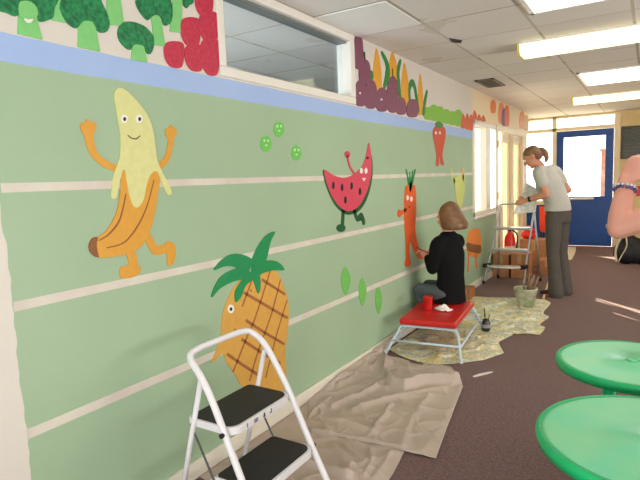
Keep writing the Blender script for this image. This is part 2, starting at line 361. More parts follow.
# ------------------------------------------------------------------ the mural: every painted figure on the wall plane
LAYER = .0011
PAINT = {}
def paint(c, v=.03):
    if c not in PAINT: PAINT[c] = mat('paint %d %d %d' % c, c, .5, var=v, scale=30)
    return PAINT[c]
class Fig:
    k = 0
    def __init__(s, name, label, group=None, cat='painted figure', at=None):
        s.t = None; s.args = (name, label, cat, group); s.parts = []
    def poly(s, part, pts, col, layer=1, n=4, smooth=True):
        p3 = [on_wall(*p) for p in pts]
        if smooth: p3 = spline(p3, n, True)
        s.parts.append((part, [V((0, p.y, p.z)) for p in p3], col, layer)); return s
    def blob(s, part, c, r, col, layer=1, n=16):
        return s.poly(part, [(c[0]+r[0]*math.cos(a), c[1]+r[1]*math.sin(a)) for a in [2*math.pi*i/n for i in range(n)]], col, layer, 1)
    def stroke(s, part, pts, w, col, layer=1, cap=True):
        P = spline([on_wall(*p) for p in pts], 6); N = len(P)
        ws = w if isinstance(w, (list, tuple)) else [w, w]
        k = []
        a = []; b = []
        for i, p in enumerate(P):
            t = (P[min(i+1, N-1)]-P[max(i-1, 0)]); t.x = 0; t.normalize(); nn = V((0, -t.z, t.y))
            f = i/(N-1)*(len(ws)-1); j = min(int(f), len(ws)-2); hw = (ws[j]+(ws[j+1]-ws[j])*(f-j))/2
            a.append(p+nn*hw); b.append(p-nn*hw)
            if i == 0: t0, n0, h0 = t, nn, hw
            if i == N-1: t1, n1, h1 = t, nn, hw
        e1 = [P[-1]+(n1*math.cos(q)+t1*math.sin(q))*h1 for q in (.5, 1.05, 1.57, 2.1, 2.64)] if cap else []
        e0 = [P[0]-(n0*math.cos(q)+t0*math.sin(q))*h0 for q in (.5, 1.05, 1.57, 2.1, 2.64)] if cap else []
        out = a+e1+b[::-1]+e0
        s.parts.append((part, [V((0, p.y, p.z)) for p in out], col, layer)); return s
    def done(s):
        name, label, cat, group = s.args; Fig.k += 1; e = .00006*(Fig.k % 40)
        ys = [p.y for q in s.parts for p in q[1]]; zs = [p.z for q in s.parts for p in q[1]]
        org = V((0, sum(ys)/len(ys), min(zs)))
        if len(s.parts) == 1:
            part, pts, col, ly = s.parts[0]
            return tag(MB().prism([p+V((.0022, 0, 0)) for p in pts], (LAYER*ly+e, 0, 0)).build(name, paint(col), origin=org), label, cat, group)
        t = thing(name, label, cat, org, group)
        last = t
        for part, pts, col, ly in s.parts:
            o = MB().prism([p+V((.0006, 0, 0)) for p in pts], (.0016+LAYER*ly+e, 0, 0)).build(part, paint(col), last if part == 'pupil' else t)
            if part == 'eye': last = o
        return t
OR, PALEY, BRN, BLK, WHT = (222, 160, 54), (220, 220, 152), (140, 84, 40), (20, 18, 18), (244, 242, 236)
f = Fig('painted_banana', 'tall painted banana with a face and raised arms, half peeled, on the mural wall')
f.stroke('arm', [(116,169),(102,162),(92.7,151.7),(88.5,137),(88.5,128)], [.027,.03,.036,.036], OR, 1)
f.poly('hand', [(81,131),(80,124),(85,122),(86,119),(90,122),(95,123),(95.5,129),(92,135),(85,136)], OR, 2)
f.stroke('arm', [(158,168),(166.7,158),(169.8,145.4),(170.8,134)], [.03,.03,.03], OR, 1)
f.poly('hand', [(165.5,136),(165,129),(168,128),(170,125),(174,128),(176,130),(175,136),(171,140)], OR, 2)
f.stroke('leg', [(129.2,250),(133,262),(131,270)], [.045,.045], OR, 1); f.poly('foot', [(119,272),(121,267),(129,265),(139,266),(139,273),(131,277.5),(121,278)], OR, 2)
f.stroke('leg', [(148,238),(155.2,250),(166.7,247.7)], [.036,.042,.042], OR, 1); f.poly('foot', [(165,243),(170,241.5),(174.5,246),(174.5,258),(171,265),(167,264.5),(166.5,255)], OR, 2)
f.poly('peel', [(121,170),(120,181),(119.8,192.5),(115.6,213.3),(106.3,230),(96.9,237.3),(90.5,246),(97.9,257),(109,257),(120.8,255.3),(137.5,248.8),(147.9,234.2),(154.2,213.3),(157.3,192.5),(159.4,180),(158.3,171),(150,166),(130,165)], OR, 3)
f.poly('tip', [(96.9,237.3),(91.7,238.3),(88.5,244.6),(89.2,250.8),(93.8,256),(97.9,257),(96.5,250.8),(95.8,243.5)], BRN, 4)
f.stroke('crease', [(125,194),(118.8,219.6),(108,234),(98,240.4)], [.005,.008,.004], BRN, 4); f.stroke('crease', [(153,180),(145.8,207),(135.4,228),(123,242.5),(106.3,247.7)], [.004,.007,.004], BRN, 4)
f.poly('flesh', [(113.5,97.5),(114.6,90.5),(118.8,88.1),(125,90.5),(135.4,100.6),(145.8,114.2),(152.1,130.8),(155.2,153.8),(157.5,164),(163.5,176.7),(167.5,184),(170.8,192.8),(166.7,194.5),(161.5,184),(155.5,171.4),(149,175.5),(145.3,186),(142.7,198.8),(137.5,207),(132.3,206),(128.1,194.6),(126,182),(124,171.5),(121.3,170.8),(119,180.8),(117.9,184.2),(115.6,196.7),(111.5,198.8),(110.8,192.5),(112,180),(113.8,172),(117.7,162),(119.6,153.8),(119.8,135),(116.7,116.3)], PALEY, 5, 3)
for x in (123, 138): f.blob('eye', (x, 119), (3.5, 4.2), WHT, 6); f.blob('pupil', (x+.2, 119.3), (1.4, 2), BLK, 7)
f.stroke('mouth', [(126.7,135.6),(130.5,138.3),(135,138.9),(138.5,136)], [.004,.005,.004], (90, 70, 40), 6)
f.done()
GRN, PIN, BRL = (20, 144, 84), (222, 170, 80), (172, 108, 60)
f = Fig('painted_pineapple', 'big painted pineapple with green crown and crosshatched skin behind the white step ladder')
f.poly('body', [(235,285),(224,307),(221,325),(220,337),(216,349),(211.5,363),(222,353.5),(226,362),(235,375),(243,387),(262,392),(284,390),(286,370),(285,352),(288.5,318),(287.5,300),(284.7,290),(278,274),(268,269),(252,272)], PIN, 1)
for a in ([(269.7,271),(255.6,315),(246,338),(232.5,371.7)], [(280,279.4),(270.6,315),(258,350),(249,381)], [(286.6,300),(276,335),(265,378)], [(251,281),(241.6,306.6)], [(231.7,333),(235,329)]): f.stroke('line', a, [.011,.012], BRL, 2, False)
for a in ([(261.3,279.4),(284.7,294.4)], [(243.4,292.5),(281.9,315),(287.5,317.5)], [(245,320),(265,333),(284,344)], [(241,339),(260,351.7),(280,363)], [(226.7,354),(241,364),(258,375)], [(251,290),(250,291)]): f.stroke('line', a, [.017,.016], BRL, 2, False)
for a in ([(251,262),(255.6,249.4),(265,236),(274.4,231.6),(269.7,241.9),(265,261),(256,272)], [(251.9,261),(242.5,254.8),(231.3,254),(220,260.6),(213.4,270),(223.8,266.3),(235,267.2),(244.4,274)], [(246,268),(231,270),(218,279.4),(210.6,297.2),(220,287.8),(233,281.3),(249,277)], [(249,272),(238.8,283),(234,292.5),(235,302),(240.6,296.3),(245.3,285),(254,278)], [(251,273),(254.2,285),(257.5,293.4),(259.8,285),(258,273)], [(252,266),(266.9,260.3),(278,262.5),(283.4,270),(274.4,270),(263,272.8),(254,277)]): f.poly('leaf', a, GRN, 3+len(f.parts)*.12)
f.blob('eye', (230.3, 308.8), (3.4, 4.4), WHT, 2); f.blob('pupil', (230.3, 309), (1.3, 1.8), BLK, 3)
f.done()
MEL, RIND = (216, 72, 96), (30, 92, 48)
f = Fig('painted_watermelon', 'painted watermelon slice with a face and one raised arm, right of the green peas')
f.poly('rind', [(323.3,169.4),(324.2,181),(331.5,199.6),(339,210),(348.3,214.8),(359.8,210),(368,195.4),(372.3,174.6),(371,155),(366,168),(348,190),(333,180)], RIND, 1)
f.poly('flesh', [(323.8,170.5),(333.8,175.6),(344.2,177.7),(353.5,174),(361.9,166),(366,153.8),(368.3,142.5),(370.5,153.8),(371,172.5),(366.5,191),(358.8,205.4),(348.3,211.2),(338.4,205.8),(329,191)], MEL, 2)
for c in ((332.7,185.5),(341.5,187.5),(351,186),(359.4,191.5),(344.8,200),(367,158)): f.blob('seed', c, (1.3, 3.8 if c[1] > 160 else 1.3), (40, 24, 24), 3)
f.stroke('arm', [(354,174),(349.3,166),(346.9,156)], [.018,.02], MEL, 3); f.blob('hand', (347, 154.5), (2.6, 3.4), MEL, 3)
f.stroke('leg', [(343,211),(342.3,224)], [.042,.044], RIND, 1); f.blob('foot', (340.6, 228), (4.4, 4), RIND, 3)
f.stroke('leg', [(354,211),(357.3,219),(361,215.5),(363.5,222)], [.04,.042,.05], RIND, 1)
for x in (360.8, 365.4): f.blob('eye', (x, 170.8), (1.5, 2.9), WHT, 3)
f.poly('mouth', [(361.4,178),(365.4,178),(363.3,181.4)], WHT, 3, 1, False)
f.done()
ORC, ORR = (226, 92, 28), (204, 72, 40)
f = Fig('painted_carrot', 'tall painted orange carrot with a face, being finished by the seated woman')
f.poly('body', [(404.9,188),(410,186),(415.2,187),(415.9,210.9),(415,229),(417.5,243),(422.5,254),(423,259),(418.5,258.5),(414.2,252),(410.6,243),(409,248),(409.7,259),(411,264),(406,267),(404.4,263),(405.6,257),(405.3,240),(403.8,217.8)], ORC, 1)
f.stroke('arm', [(405.5,209.5),(402,212.5),(400,214)], [.03,.035], ORC, 1); f.blob('hand', (399, 213.5), (2, 4), ORC, 2)
for e in ((406,170),(409.5,173),(412.5,171.5),(415,170)): f.stroke('frond', [(410,189),((410+e[0])/2, 180), e], [.05,.022], (36, 132, 74), 2)
for c in ((407.2,197.8),(411,199)): f.blob('eye', c, (1.2, 2.6), WHT, 2)
f.blob('mouth', (409, 207), (1.2, .8), (150, 50, 20), 2)
f.done()
f = Fig('painted_chilli', 'painted red carrot with two legs and a green top, high above the seated woman')
f.poly('body', [(433.3,128.5),(438.5,125),(444.8,128.5),(445.2,138),(442.3,154),(443.8,164.6),(440.8,164),(438.8,155),(438.6,165.5),(435.6,164.6),(436.2,154.6),(432.9,137)], ORR, 1)
f.poly('leaf', [(435,124),(437,121.5),(440,122),(443,124.5),(441,128),(437,128)], (60, 130, 60), 2, 2); f.blob('eye', (435.5, 133), (.9, 1.5), WHT, 2); f.blob('eye', (439.5, 133), (.9, 1.5), WHT, 2)
f.done()
PG = (206, 216, 120)
f = Fig('painted_celery', 'pale green painted vegetable with raised arms just left of the far window')
f.poly('body', [(453,178),(458,176),(464.6,175.4),(464.8,186),(463.5,197),(460.6,208),(457,203),(454.8,190)], PG, 1)
f.stroke('arm', [(454,181),(451.5,176),(450.6,169)], [.06,.04], PG, 1); f.stroke('arm', [(463,178),(462.5,173),(461.7,169)], [.06,.05], (222, 176, 120), 1)
f.done()
f = Fig('painted_orange', 'painted orange figure with a brown belt, low below the far window')
f.poly('body', [(469,232),(473.8,228.4),(479.4,230.3),(480.8,241),(480.3,253.8),(474,257.5),(467.2,252.5),(466.6,241)], (240, 140, 56), 1)
f.poly('belt', [(466.6,242.5),(473,244.5),(480.6,245.5),(480.4,253),(473,252.5),(467,250)], (136, 84, 44), 2, 2)
f.stroke('leg', [(468.6,254),(468.3,262),(467.8,270)], [.045,.05], (236, 120, 56), 1); f.stroke('leg', [(475.6,255),(475.8,262),(476.6,267)], [.05,.06], (236, 120, 56), 1)
f.done()
PEA = (112, 200, 92)
for c, r, l in (((278.6,129.3),(5.4,7.8),'topmost of three painted green peas left of the watermelon'), ((265.6,143.8),(5.6,8),'left lower one of three painted green peas left of the watermelon'), ((296,153),(4.9,7.6),'right lowest of three painted green peas left of the watermelon')):
    f = Fig('painted_pea', l, 'painted peas', 'painted pea'); f.blob('body', c, r, PEA, 1)
    for dx in (-1.9, 1.9): f.blob('eye', (c[0]+dx, c[1]-3), (1, 1.5), (190, 236, 170), 2)
    f.blob('mouth', (c[0], c[1]+1.5), (1.3, 1), (190, 236, 170), 2); f.done()
for c, r, l in (((345.6,281),(4.6,14),'leftmost and largest of three slender painted green pods below the watermelon'), ((362.3,292),(3.9,14),'middle one of three slender painted green pods below the watermelon'), ((378.4,300.5),(3.4,13.5),'rightmost of three slender painted green pods below the watermelon')):
    f = Fig('painted_pod', l, 'painted pods', 'painted pod')
    f.poly('pod', [(c[0]-r[0]*.2,c[1]-r[1]),(c[0]+r[0]*.7,c[1]-r[1]*.6),(c[0]+r[0],c[1]),(c[0]+r[0]*.5,c[1]+r[1]*.7),(c[0],c[1]+r[1]),(c[0]-r[0]*.7,c[1]+r[1]*.6),(c[0]-r[0],c[1]),(c[0]-r[0]*.8,c[1]-r[1]*.6)], (118, 196, 96), 1); f.done()
# frieze of vegetables above the blue band
BH, BS = (20, 122, 68), (128, 206, 124)
def cauli(box, n=13):   # bumpy crown outline
    x0, y0, x1, y1 = box; cx, cy = (x0+x1)/2, (y0+y1)/2; o = []
    for i in range(n*2):
        a = math.pi*2*i/(n*2); r = 1 if i % 2 else .9; r *= 1+R3.uniform(-.05, .05)
        o.append((cx+(x1-x0)/2*r*math.cos(a), cy+(y1-y0)/2*r*math.sin(a)))
    return o
BHM = mat('dabbed broccoli green', (6, 96, 58), .5, col2=(26, 148, 84), scale=50)
PAINT[BH] = BHM
def broccoli(label, crown, stem, extra=None):
    f = Fig('painted_broccoli', label, 'painted broccoli in the frieze', 'painted vegetable')
    f.poly('stem', stem, BS, 1, 1, False)
    for k, c in enumerate(crown): f.poly('crown', c if len(c) > 4 else cauli(c), BH, 2+k, 2)
    if extra: extra(f)
    f.done()
broccoli('leftmost painted broccoli with a smiling stem at the corner of the frieze', [[(-14,2),(-4,10),(6,13),(10,15),(15,16.5),(19,13),(18,3),(24,1),(33,6),(37,12),(37,20),(42,22),(48,20),(53,17),(54,8),(58,0),(56,-14),(40,-30),(15,-38),(-8,-26)]], [(18,0),(34.4,2),(37,20.6),(42,39.8),(17,33.8),(18,14)],
         lambda f: (f.poly('face', [(18,4),(24,1),(31,3),(36,9),(36,17),(28,19),(19,17)], BS, 4), f.poly('mouth', [(23,18.5),(27,19.8),(32,19),(30,23),(26,23)], (240, 236, 226), 5, 2)))
broccoli('painted broccoli with the largest dark crown, second from the left in the frieze', [[(59,4),(60,12),(64,20),(70,26),(76,28.5),(80,24),(84,21),(92,22),(96,30),(101,33),(107,31),(109,22),(105,10),(101,2),(98,-10),(85,-20),(68,-14)]], [(78,20),(93.7,20),(99.7,52),(77.3,47)])
broccoli('painted broccoli reduced to its pale stem between the two large left crowns', [(47,-22,64,-4)], [(53,-8),(59,-8),(65,23),(51.6,20)])
broccoli('painted broccoli showing a broad pale stem left of the small low crown', [(102,-30,130,-4)], [(106,-8),(119,-8),(123.8,26),(107,25)])
broccoli('small low painted broccoli standing on the blue band in the frieze middle', [[(117,33),(119,26),(124,22),(132,22),(139,24),(146,28),(153,37),(153,47),(150,54),(146,53),(143.5,47),(140,45),(133,45),(130,50),(125,48),(119,41)]], [(132.3,43),(142.7,43),(147,62.5),(130.6,59.6)])
broccoli('painted broccoli with a dark crown cut by the top, right of the small low one', [[(135,2),(138,10),(142,16),(147,20.5),(151,17),(156,15),(160,18),(163,25),(167,25.5),(171,21),(172,10),(170,0),(166,-12),(152,-16),(140,-10)]], [(150.4,14),(159.8,14),(165,46.6),(153.8,45)])
broccoli('rightmost painted broccoli beside the red berries, mostly stem', [[(173,-12),(181,-2),(182,4),(186,8.5),(189,5),(192.5,3),(193,-8),(184,-16)]], [(173,-6),(182,-6),(180.8,33),(169.3,31.5)])
RB = (202, 44, 72)
PAINT[RB] = mat('dabbed berry red', (184, 30, 62), .5, col2=(206, 48, 82), scale=50)
def berry(label, b):
    x0, y0, x1, y1 = b; x0 -= .8; x1 += .8; y0 -= .8; w, h = x1-x0, y1-y0
    Fig('painted_raspberry', label, 'painted red berries in the frieze', 'painted berry').poly('berry', [(x0+.1*w,y0+.08*h),(x0+.45*w,y0),(x0+.9*w,y0+.06*h),(x1,y0+.3*h),(x1-.03*w,y0+.7*h),(x0+.85*w,y1-.02*h),(x0+.5*w,y1),(x0+.25*w,y0+.9*h),(x0+.06*w,y0+.65*h),(x0,y0+.3*h)], RB, 1).done()
berry('leftmost painted red berry, low beside the broccoli', (164, 42, 183, 68))
berry('painted red berry above the gap between the two lowest left berries', (180.5, 18, 199.5, 47))
berry('low painted red berry with a small pale mouth, second from the left', (184.8, 45, 202.5, 71.5))
berry('topmost painted red berry, cut by the top of the photo', (195, -9, 212, 17))
berry('painted red berry in the middle of the column against the window frame', (199.4, 12, 217.3, 44))
berry('lowest painted red berry touching the window frame corner', (200.5, 39, 218.5, 75.6))
PU, YC, GL = (128, 72, 98), (228, 164, 48), (36, 132, 60)
def oval(b, top=.35):
    x0, y0, x1, y1 = b; w, h = x1-x0, y1-y0; x0 -= .05*w; x1 += .05*w; w = x1-x0
    return [(x0+.5*w,y0),(x0+.82*w,y0+.1*h),(x0+.97*w,y0+.35*h),(x1,y0+.7*h),(x0+.86*w,y0+.95*h),(x0+.5*w,y1),(x0+.14*w,y0+.93*h),(x0,y0+.7*h),(x0+.03*w,y0+.35*h),(x0+.18*w,y0+.1*h)]
def corn(label, b):
    x0, y0, x1, y1 = b; w, h = x1-x0, y1-y0
    f = Fig('painted_corn', label, 'painted corn cobs in the frieze', 'painted vegetable'); f.poly('cob', [(x0+.42*w,y0),(x0+.75*w,y0+.2*h),(x1,y0+.55*h),(x0+.95*w,y1),(x0,y1),(x0+.03*w,y0+.5*h),(x0+.2*w,y0+.2*h)], YC, 1)
    return f
f = corn('leftmost painted corn cob with green husk leaf, behind the purple plums', (372.5, 48.5, 381, 97)); f.poly('husk', oval((365.5, 70, 372.6, 80.5)), GL, 2); f.done()
f = corn('second painted corn cob from the window, with a curling green husk', (388.5, 52, 396.5, 80)); f.stroke('husk', [(381.5,53),(385.5,61),(387.5,69),(386.5,78),(384,86)], [.03,.06,.08,.04], GL, 2); f.done()
f = corn('third painted corn cob from the window with a tall green husk on its left', (401, 63, 408, 104)); f.stroke('husk', [(400,61),(397.5,72),(398.5,86),(400,98)], [.03,.06,.06,.04], GL, 2); f.done()
f = corn('farthest painted corn cob with arched green leaves on both sides', (417.6, 74, 422.6, 113)); f.stroke('husk', [(409,98),(409,88),(412,82.5),(414.5,88),(416.5,100),(418,110)], [.05,.06,.05,.05], GL, 2); f.stroke('husk', [(426.5,92),(424.5,102),(423,112)], [.04,.07], GL, 2); f.done()
for b, l in (((353.5, 33, 362, 69.5), 'topmost painted purple plum against the window frame'), ((359, 59.5, 369.3, 84), 'painted purple plum with a stalk, second from the top'), ((355, 80, 365, 106.5), 'lowest painted purple plum touching the window frame, with a pale mouth'),
             ((364.5, 80, 375.8, 109), 'painted purple plum below the first corn cob'), ((376, 87.5, 386.8, 111.8), 'low painted purple plum with a pale smile between the first two corn cobs'), ((387, 76, 397, 113), 'tall painted purple plum with a stalk below the second corn cob'),
             ((396, 97.5, 405, 115), 'small low painted purple plum left of the third corn cob'), ((406.5, 99, 417, 117.5), 'farthest painted purple plum under the arched green leaf')):
    f = Fig('painted_plum', l, 'painted purple plums in the frieze', 'painted plum'); f.poly('plum', oval(b), PU, 4)
    if 'stalk' in l: f.stroke('stalk', [((b[0]+b[2])/2, b[1]+1), ((b[0]+b[2])/2-.4, b[1]-7)], [.014, .01], (50, 70, 40), 5)
    if 'pale' in l: f.blob('mouth', ((b[0]+b[2])/2-1, (b[1]+b[3])/2), (.9, 1), WHT, 5)
    if len(f.parts) == 1: pass
    f.done()
PEP = (128, 190, 64)
base = lambda x: 118.4+(x-424.4)*.215
for i, (x, tp) in enumerate(((428, 107), (433.5, 104.5), (439.5, 106), (446, 109), (452, 111), (458, 109.5))):
    f = Fig('painted_pepper', ('%s of the six painted light green peppers in the frieze' % ('first from the left', 'second from the left', 'third from the left', 'fourth from the left', 'fifth from the left', 'last and rightmost')[i]), 'painted light green peppers', 'painted vegetable')
    f.poly('pepper', oval((x-4.3, tp, x+4.3, base(x)+.8)), PEP, 1); f.done()
for i, (x, tp, bt) in enumerate(((463, 113.5, 127.5), (467.2, 113, 128.5), (471, 114, 129.5))):
    Fig('painted_tomato', '%s of three pointed painted red peppers left of the far window corner' % ('leftmost', 'middle', 'rightmost')[i], 'painted red peppers', 'painted vegetable').poly('pepper', [(x-.3,tp),(x+1.6,tp+4),(x+2.5,bt),(x-2.5,bt),(x-1.8,tp+5)], (214, 92, 56), 1, 2).done()
for i, (x, tp, bt) in enumerate(((474.5, 110, 119), (479, 114, 120.3), (483.3, 115, 121.3))):
    Fig('painted_tomato', '%s of three pointed painted red peppers above the far window frame' % ('leftmost and tallest', 'middle', 'rightmost')[i], 'painted red peppers over the window', 'painted vegetable').poly('pepper', [(x-.3,tp),(x+1.4,tp+3),(x+2.2,bt),(x-2.2,bt),(x-1.5,tp+3)], (214, 92, 56), 1, 2).done()
Fig('painted_orange_pepper', 'slim painted orange pepper high above the white door hinge', None, 'painted vegetable').poly('pepper', oval((490.5, 99.5, 495.5, 113.5)), (236, 130, 60), 1).done()
f = Fig('painted_vegetable_bunch', 'painted bunch with a purple root and orange sides above the white door', None, 'painted vegetable')
f.poly('root', oval((498.5, 102.5, 504, 124)), (240, 140, 80), 1); f.poly('root', oval((501.5, 108, 505.8, 126)), (110, 80, 150), 2); f.poly('root', oval((504.5, 105, 508.8, 126.5)), (236, 120, 60), 3); f.done()
f = Fig('painted_root_bunch', 'faint painted orange bunch at the far end of the frieze by the corner', None, 'painted vegetable')
f.poly('root', oval((519.5, 111, 524.5, 129)), (226, 140, 80), 1); f.poly('root', oval((524, 115, 528.4, 131)), (206, 160, 90), 2); f.done()
#PART2
# ------------------------------------------------------------------ soft sheets on the floor
def seg_d(p, a, b):
    ab = b-a; t = max(0, min(1, (p-a).dot(ab)/max(ab.length_squared, 1e-9))); return (p-(a+ab*t)).length
def sheet(name, sides, hf, m, nu=90, nv=90, thick=.003, origin=(0, 0, 0)):
    # sides: bottom (0,0)-(1,0), right, top (0,1)-(1,1), left, each a list of floor points
    def curve(pts):
        P = [V(p) for p in spline([(a, b, 0) for a, b in pts], 8)]; L = [0]
        for a, b in zip(P, P[1:]): L.append(L[-1]+(b-a).length)
        def at(t):
            d = t*L[-1]
            for i in range(1, len(L)):
                if d <= L[i]+1e-9: return P[i-1].lerp(P[i], (d-L[i-1])/max(1e-9, L[i]-L[i-1]))
            return P[-1]
        return at
    bo, ri, to, le = (curve(s) for s in sides); mb = MB()
    for j in range(nv+1):
        v = j/nv
        for i in range(nu+1):
            u = i/nu
            p = bo(u)*(1-v)+to(u)*v+le(v)*(1-u)+ri(v)*u-(bo(0)*(1-u)*(1-v)+bo(1)*u*(1-v)+to(0)*(1-u)*v+to(1)*u*v)
            e = min(u, 1-u, v, 1-v); mb.v.append(V((p.x, p.y, hf(p, e))))
    for j in range(nv):
        for i in range(nu): a = j*(nu+1)+i; mb.f.append([a, a+1, a+nu+2, a+nu+1])
    o = mb.build(name, m, smooth=True, origin=origin); s = o.modifiers.new('solid', 'SOLIDIFY'); s.thickness = thick; s.offset = -1
    for p in o.data.polygons: p.use_smooth = True
    return o
def floor2(px, py): q = on_level(px, py); return V((q.x, q.y, 0))
def ridged(p, s, seed):
    n = noise.noise(V((p.x*s, p.y*s, seed))); return max(0, 1-abs(n)*5)
F2 = lambda *a: [(floor2(*q).x, floor2(*q).y) for q in a]
# patterned painter's sheet
def pattern_mat():
    m = bpy.data.materials.new('splattered patterned sheet'); m.use_nodes = True; nt = m.node_tree; b = nt.nodes['Principled BSDF']; L = nt.links.new
    tc = nt.nodes.new('ShaderNodeTexCoord'); last = None
    cols = [((226, 220, 184), 0, 0), ((196, 202, 180), 9, .50), ((226, 208, 140), 13, .53), ((176, 190, 200), 11, .57), ((150, 164, 130), 24, .59), ((242, 240, 222), 17, .56), ((196, 158, 92), 30, .64), ((120, 128, 124), 22, .66)]
    for i, (c, s, th) in enumerate(cols):
        if last is None:
            q = nt.nodes.new('ShaderNodeRGB'); q.outputs[0].default_value = lin(c); last = q.outputs[0]; continue
        n = nt.nodes.new('ShaderNodeTexNoise'); n.noise_dimensions = '4D'; n.inputs['W'].default_value = i*7.3; n.inputs['Scale'].default_value = s; n.inputs['Detail'].default_value = 5; n.inputs['Roughness'].default_value = .65
        L(tc.outputs['Object'], n.inputs['Vector'])
        r = nt.nodes.new('ShaderNodeValToRGB'); r.color_ramp.elements[0].position = th-.015; r.color_ramp.elements[1].position = th+.03; L(n.outputs['Fac'], r.inputs[0])
        mx = nt.nodes.new('ShaderNodeMix'); mx.data_type = 'RGBA'; L(r.outputs[0], mx.inputs[0]); L(last, mx.inputs[6]); mx.inputs[7].default_value = lin(c); last = mx.outputs[2]
    L(last, b.inputs['Base Color']); b.inputs['Roughness'].default_value = .6; return m
def h_pat(p, e):
    return .006+min(1, e*14)*(.018*ridged(p, 2.1, 3)**3+.014*ridged(p, 4.2, 9)**3+.01*abs(noise.noise(V((p.x*8, p.y*8, 2)))))
ps = sheet('patterned_drop_sheet', [[(.04, 3.84), (.25, 3.70), (.46, 3.66), (.62, 3.74), (.80, 3.92)], [(.80, 3.92), (.885, 4.12), (.88, 4.16), (.80, 4.36), (.795, 4.43), (.845, 4.64), (.86, 4.69), (1.04, 4.75), (1.055, 4.79), (1.055, 5.0), (1.00, 5.08), (1.03, 5.36), (1.02, 5.41), (.955, 5.54), (.96, 5.9), (.95, 6.0), (.88, 6.13)], [(.05, 6.0), (.3, 6.02), (.6, 6.1), (.88, 6.13)], [(.04, 3.84), (.05, 4.6), (.04, 5.4), (.05, 6.0)]], h_pat, pattern_mat(), 90, 150, .003, (.5, 5, 0))
tag(ps, 'crumpled yellow and blue grey patterned plastic sheet under the red bench and bucket', 'drop sheet')
# taupe dust sheet
def ridge_set(ls): return [([V(F2(q)[0]+(0,)) for q in l], h, w) for l, h, w in ls]
RID_A = ridge_set([([(303,398),(350,380),(389,352)], .02, .03), ([(340,388),(384,362)], .018, .03), ([(384,378),(394,388),(404,391),(430,386),(457,384)], .05, .028), ([(386,360),(384,378)], .035, .03), ([(311,432),(345,438),(384,446),(400,450)], .016, .016), ([(330,410),(360,398),(384,384)], .018, .022), ([(352,412),(400,398),(440,392)], .012, .03), ([(318,420),(345,425),(372,436)], .016, .022), ([(400,448),(412,420),(430,398)], .010, .03), ([(300,425),(330,402)], .016, .022), ([(398,374),(425,377),(450,378)], .03, .035), ([(372,432),(392,408)], .014, .02), ([(325,432),(318,412)], .012, .015)])
RID_B = ridge_set([([(278,448),(318,468),(352,478)], .02, .022), ([(330,446),(352,470)], .018, .02), ([(372,452),(368,478)], .016, .02), ([(392,455),(376,480)], .012, .02), ([(250,470),(300,490)], .014, .02), ([(345,446),(372,470)], .014, .016)])
def h_cloth(rid, base, seed):
    def h(p, e):
        hh = 0
        q = V((p.x+.025*noise.noise(p*7), p.y+.025*noise.noise(p*7+V((9, 0, 0))), 0))
        for l, a, w in rid:
            d = min(seg_d(q, x, y) for x, y in zip(l, l[1:])); hh = max(hh, 1.5*a*math.exp(-abs(d/(w*.85))**1.4))
        f = .010*ridged(q, 2.6, seed)**2+.007*ridged(q, 5.5, seed+2)**2+.004*(noise.noise(q*9)+.6)
        up_ = .055*max(0, 1-(p.x-.02)/.05)*max(0, min(1, (p.y-2.6)/.6)) if p.x < .07 else 0
        return base+(.014 if p.y > 3.6 else 0)+min(1, e*20+.2)*(hh+max(0, f))+up_
    return h
TA = mat('taupe dust sheet', (188, 171, 160), .95, var=.05, scale=5, bump=.12, bscale=180)
b = sheet('dust_sheet', [[(.022, 1.70), (.4, 1.64), (.86, 1.64)], [(.86, 1.64), (.835, 2.1), (.79, 2.42)], [(.022, 2.75), (.4, 2.7), (.79, 2.42)], [(.022, 1.70), (.022, 2.2), (.022, 2.75)]], h_cloth(RID_B, .004, 5), TA, 110, 100, .003, (.4, 2.2, 0))
tag(b, 'taupe dust sheet lying under the near white step ladder', 'dust sheet', 'taupe dust sheets')
b = sheet('dust_sheet', [F2((299,397))and[(.022, 2.66)]+F2((311,434),(345,440),(384,448),(401,452),(436,460)), F2((436,460),(450,422),(463,388)), [(.022, 4.1)]+F2((384,356),(400,361),(415,365),(453,371),(463,388)), [(.022, 2.66), (.022, 3.3), (.022, 4.1)]], h_cloth(RID_A, .010, 1), TA, 150, 150, .003, (.4, 3.2, 0))
tag(b, 'rumpled taupe dust sheet between the near step ladder and the red bench', 'dust sheet', 'taupe dust sheets')
q = on_level(482, 375)
tag(MB().prism([q+V((-.05, -.06, .001)), q+V((-.035, -.07, .001)), q+V((.03, .03, .001)), q+V((.055, .085, .001)), q+V((.03, .075, .001)), q+V((-.02, .012, .001))], (0, 0, .004)).build('paper_scrap', mat('pale scrap', (226, 214, 208), .8), origin=q), 'small pale paper scrap lying alone on the brown carpet', 'scrap')

# ------------------------------------------------------------------ white step ladder in front
t = thing('step_ladder', 'white two-step ladder with black treads in the foreground', 'step ladder', (.42, 1.66, .012))
zf = .014
loop = [(.655,1.432,zf),(.54,1.44,.235),(.44,1.446,.446),(.375,1.45,.575),(.32,1.452,.655),(.272,1.46,.70),(.25,1.50,.722),(.245,1.66,.726),(.25,1.82,.722),(.272,1.862,.70),(.32,1.872,.66),(.375,1.875,.58),(.45,1.878,.446),(.548,1.88,.235),(.655,1.885,zf)]
MB().tube(spline(loop, 5), .0142, 12).build('hand_rail_frame', LADW, t, smooth=True)
for y, yt in ((1.45, 1.456), (1.872, 1.868)):
    MB().tube([(.325, yt, .628), (.15, y-(.0 if y < 1.6 else -.0), zf)], .011, 10).build('rear_leg', LADW, t, smooth=True)
MB().tube([(.158, 1.45, .05), (.158, 1.872, .05)], .009, 8).build('rear_crossbar', LADW, t, smooth=True)
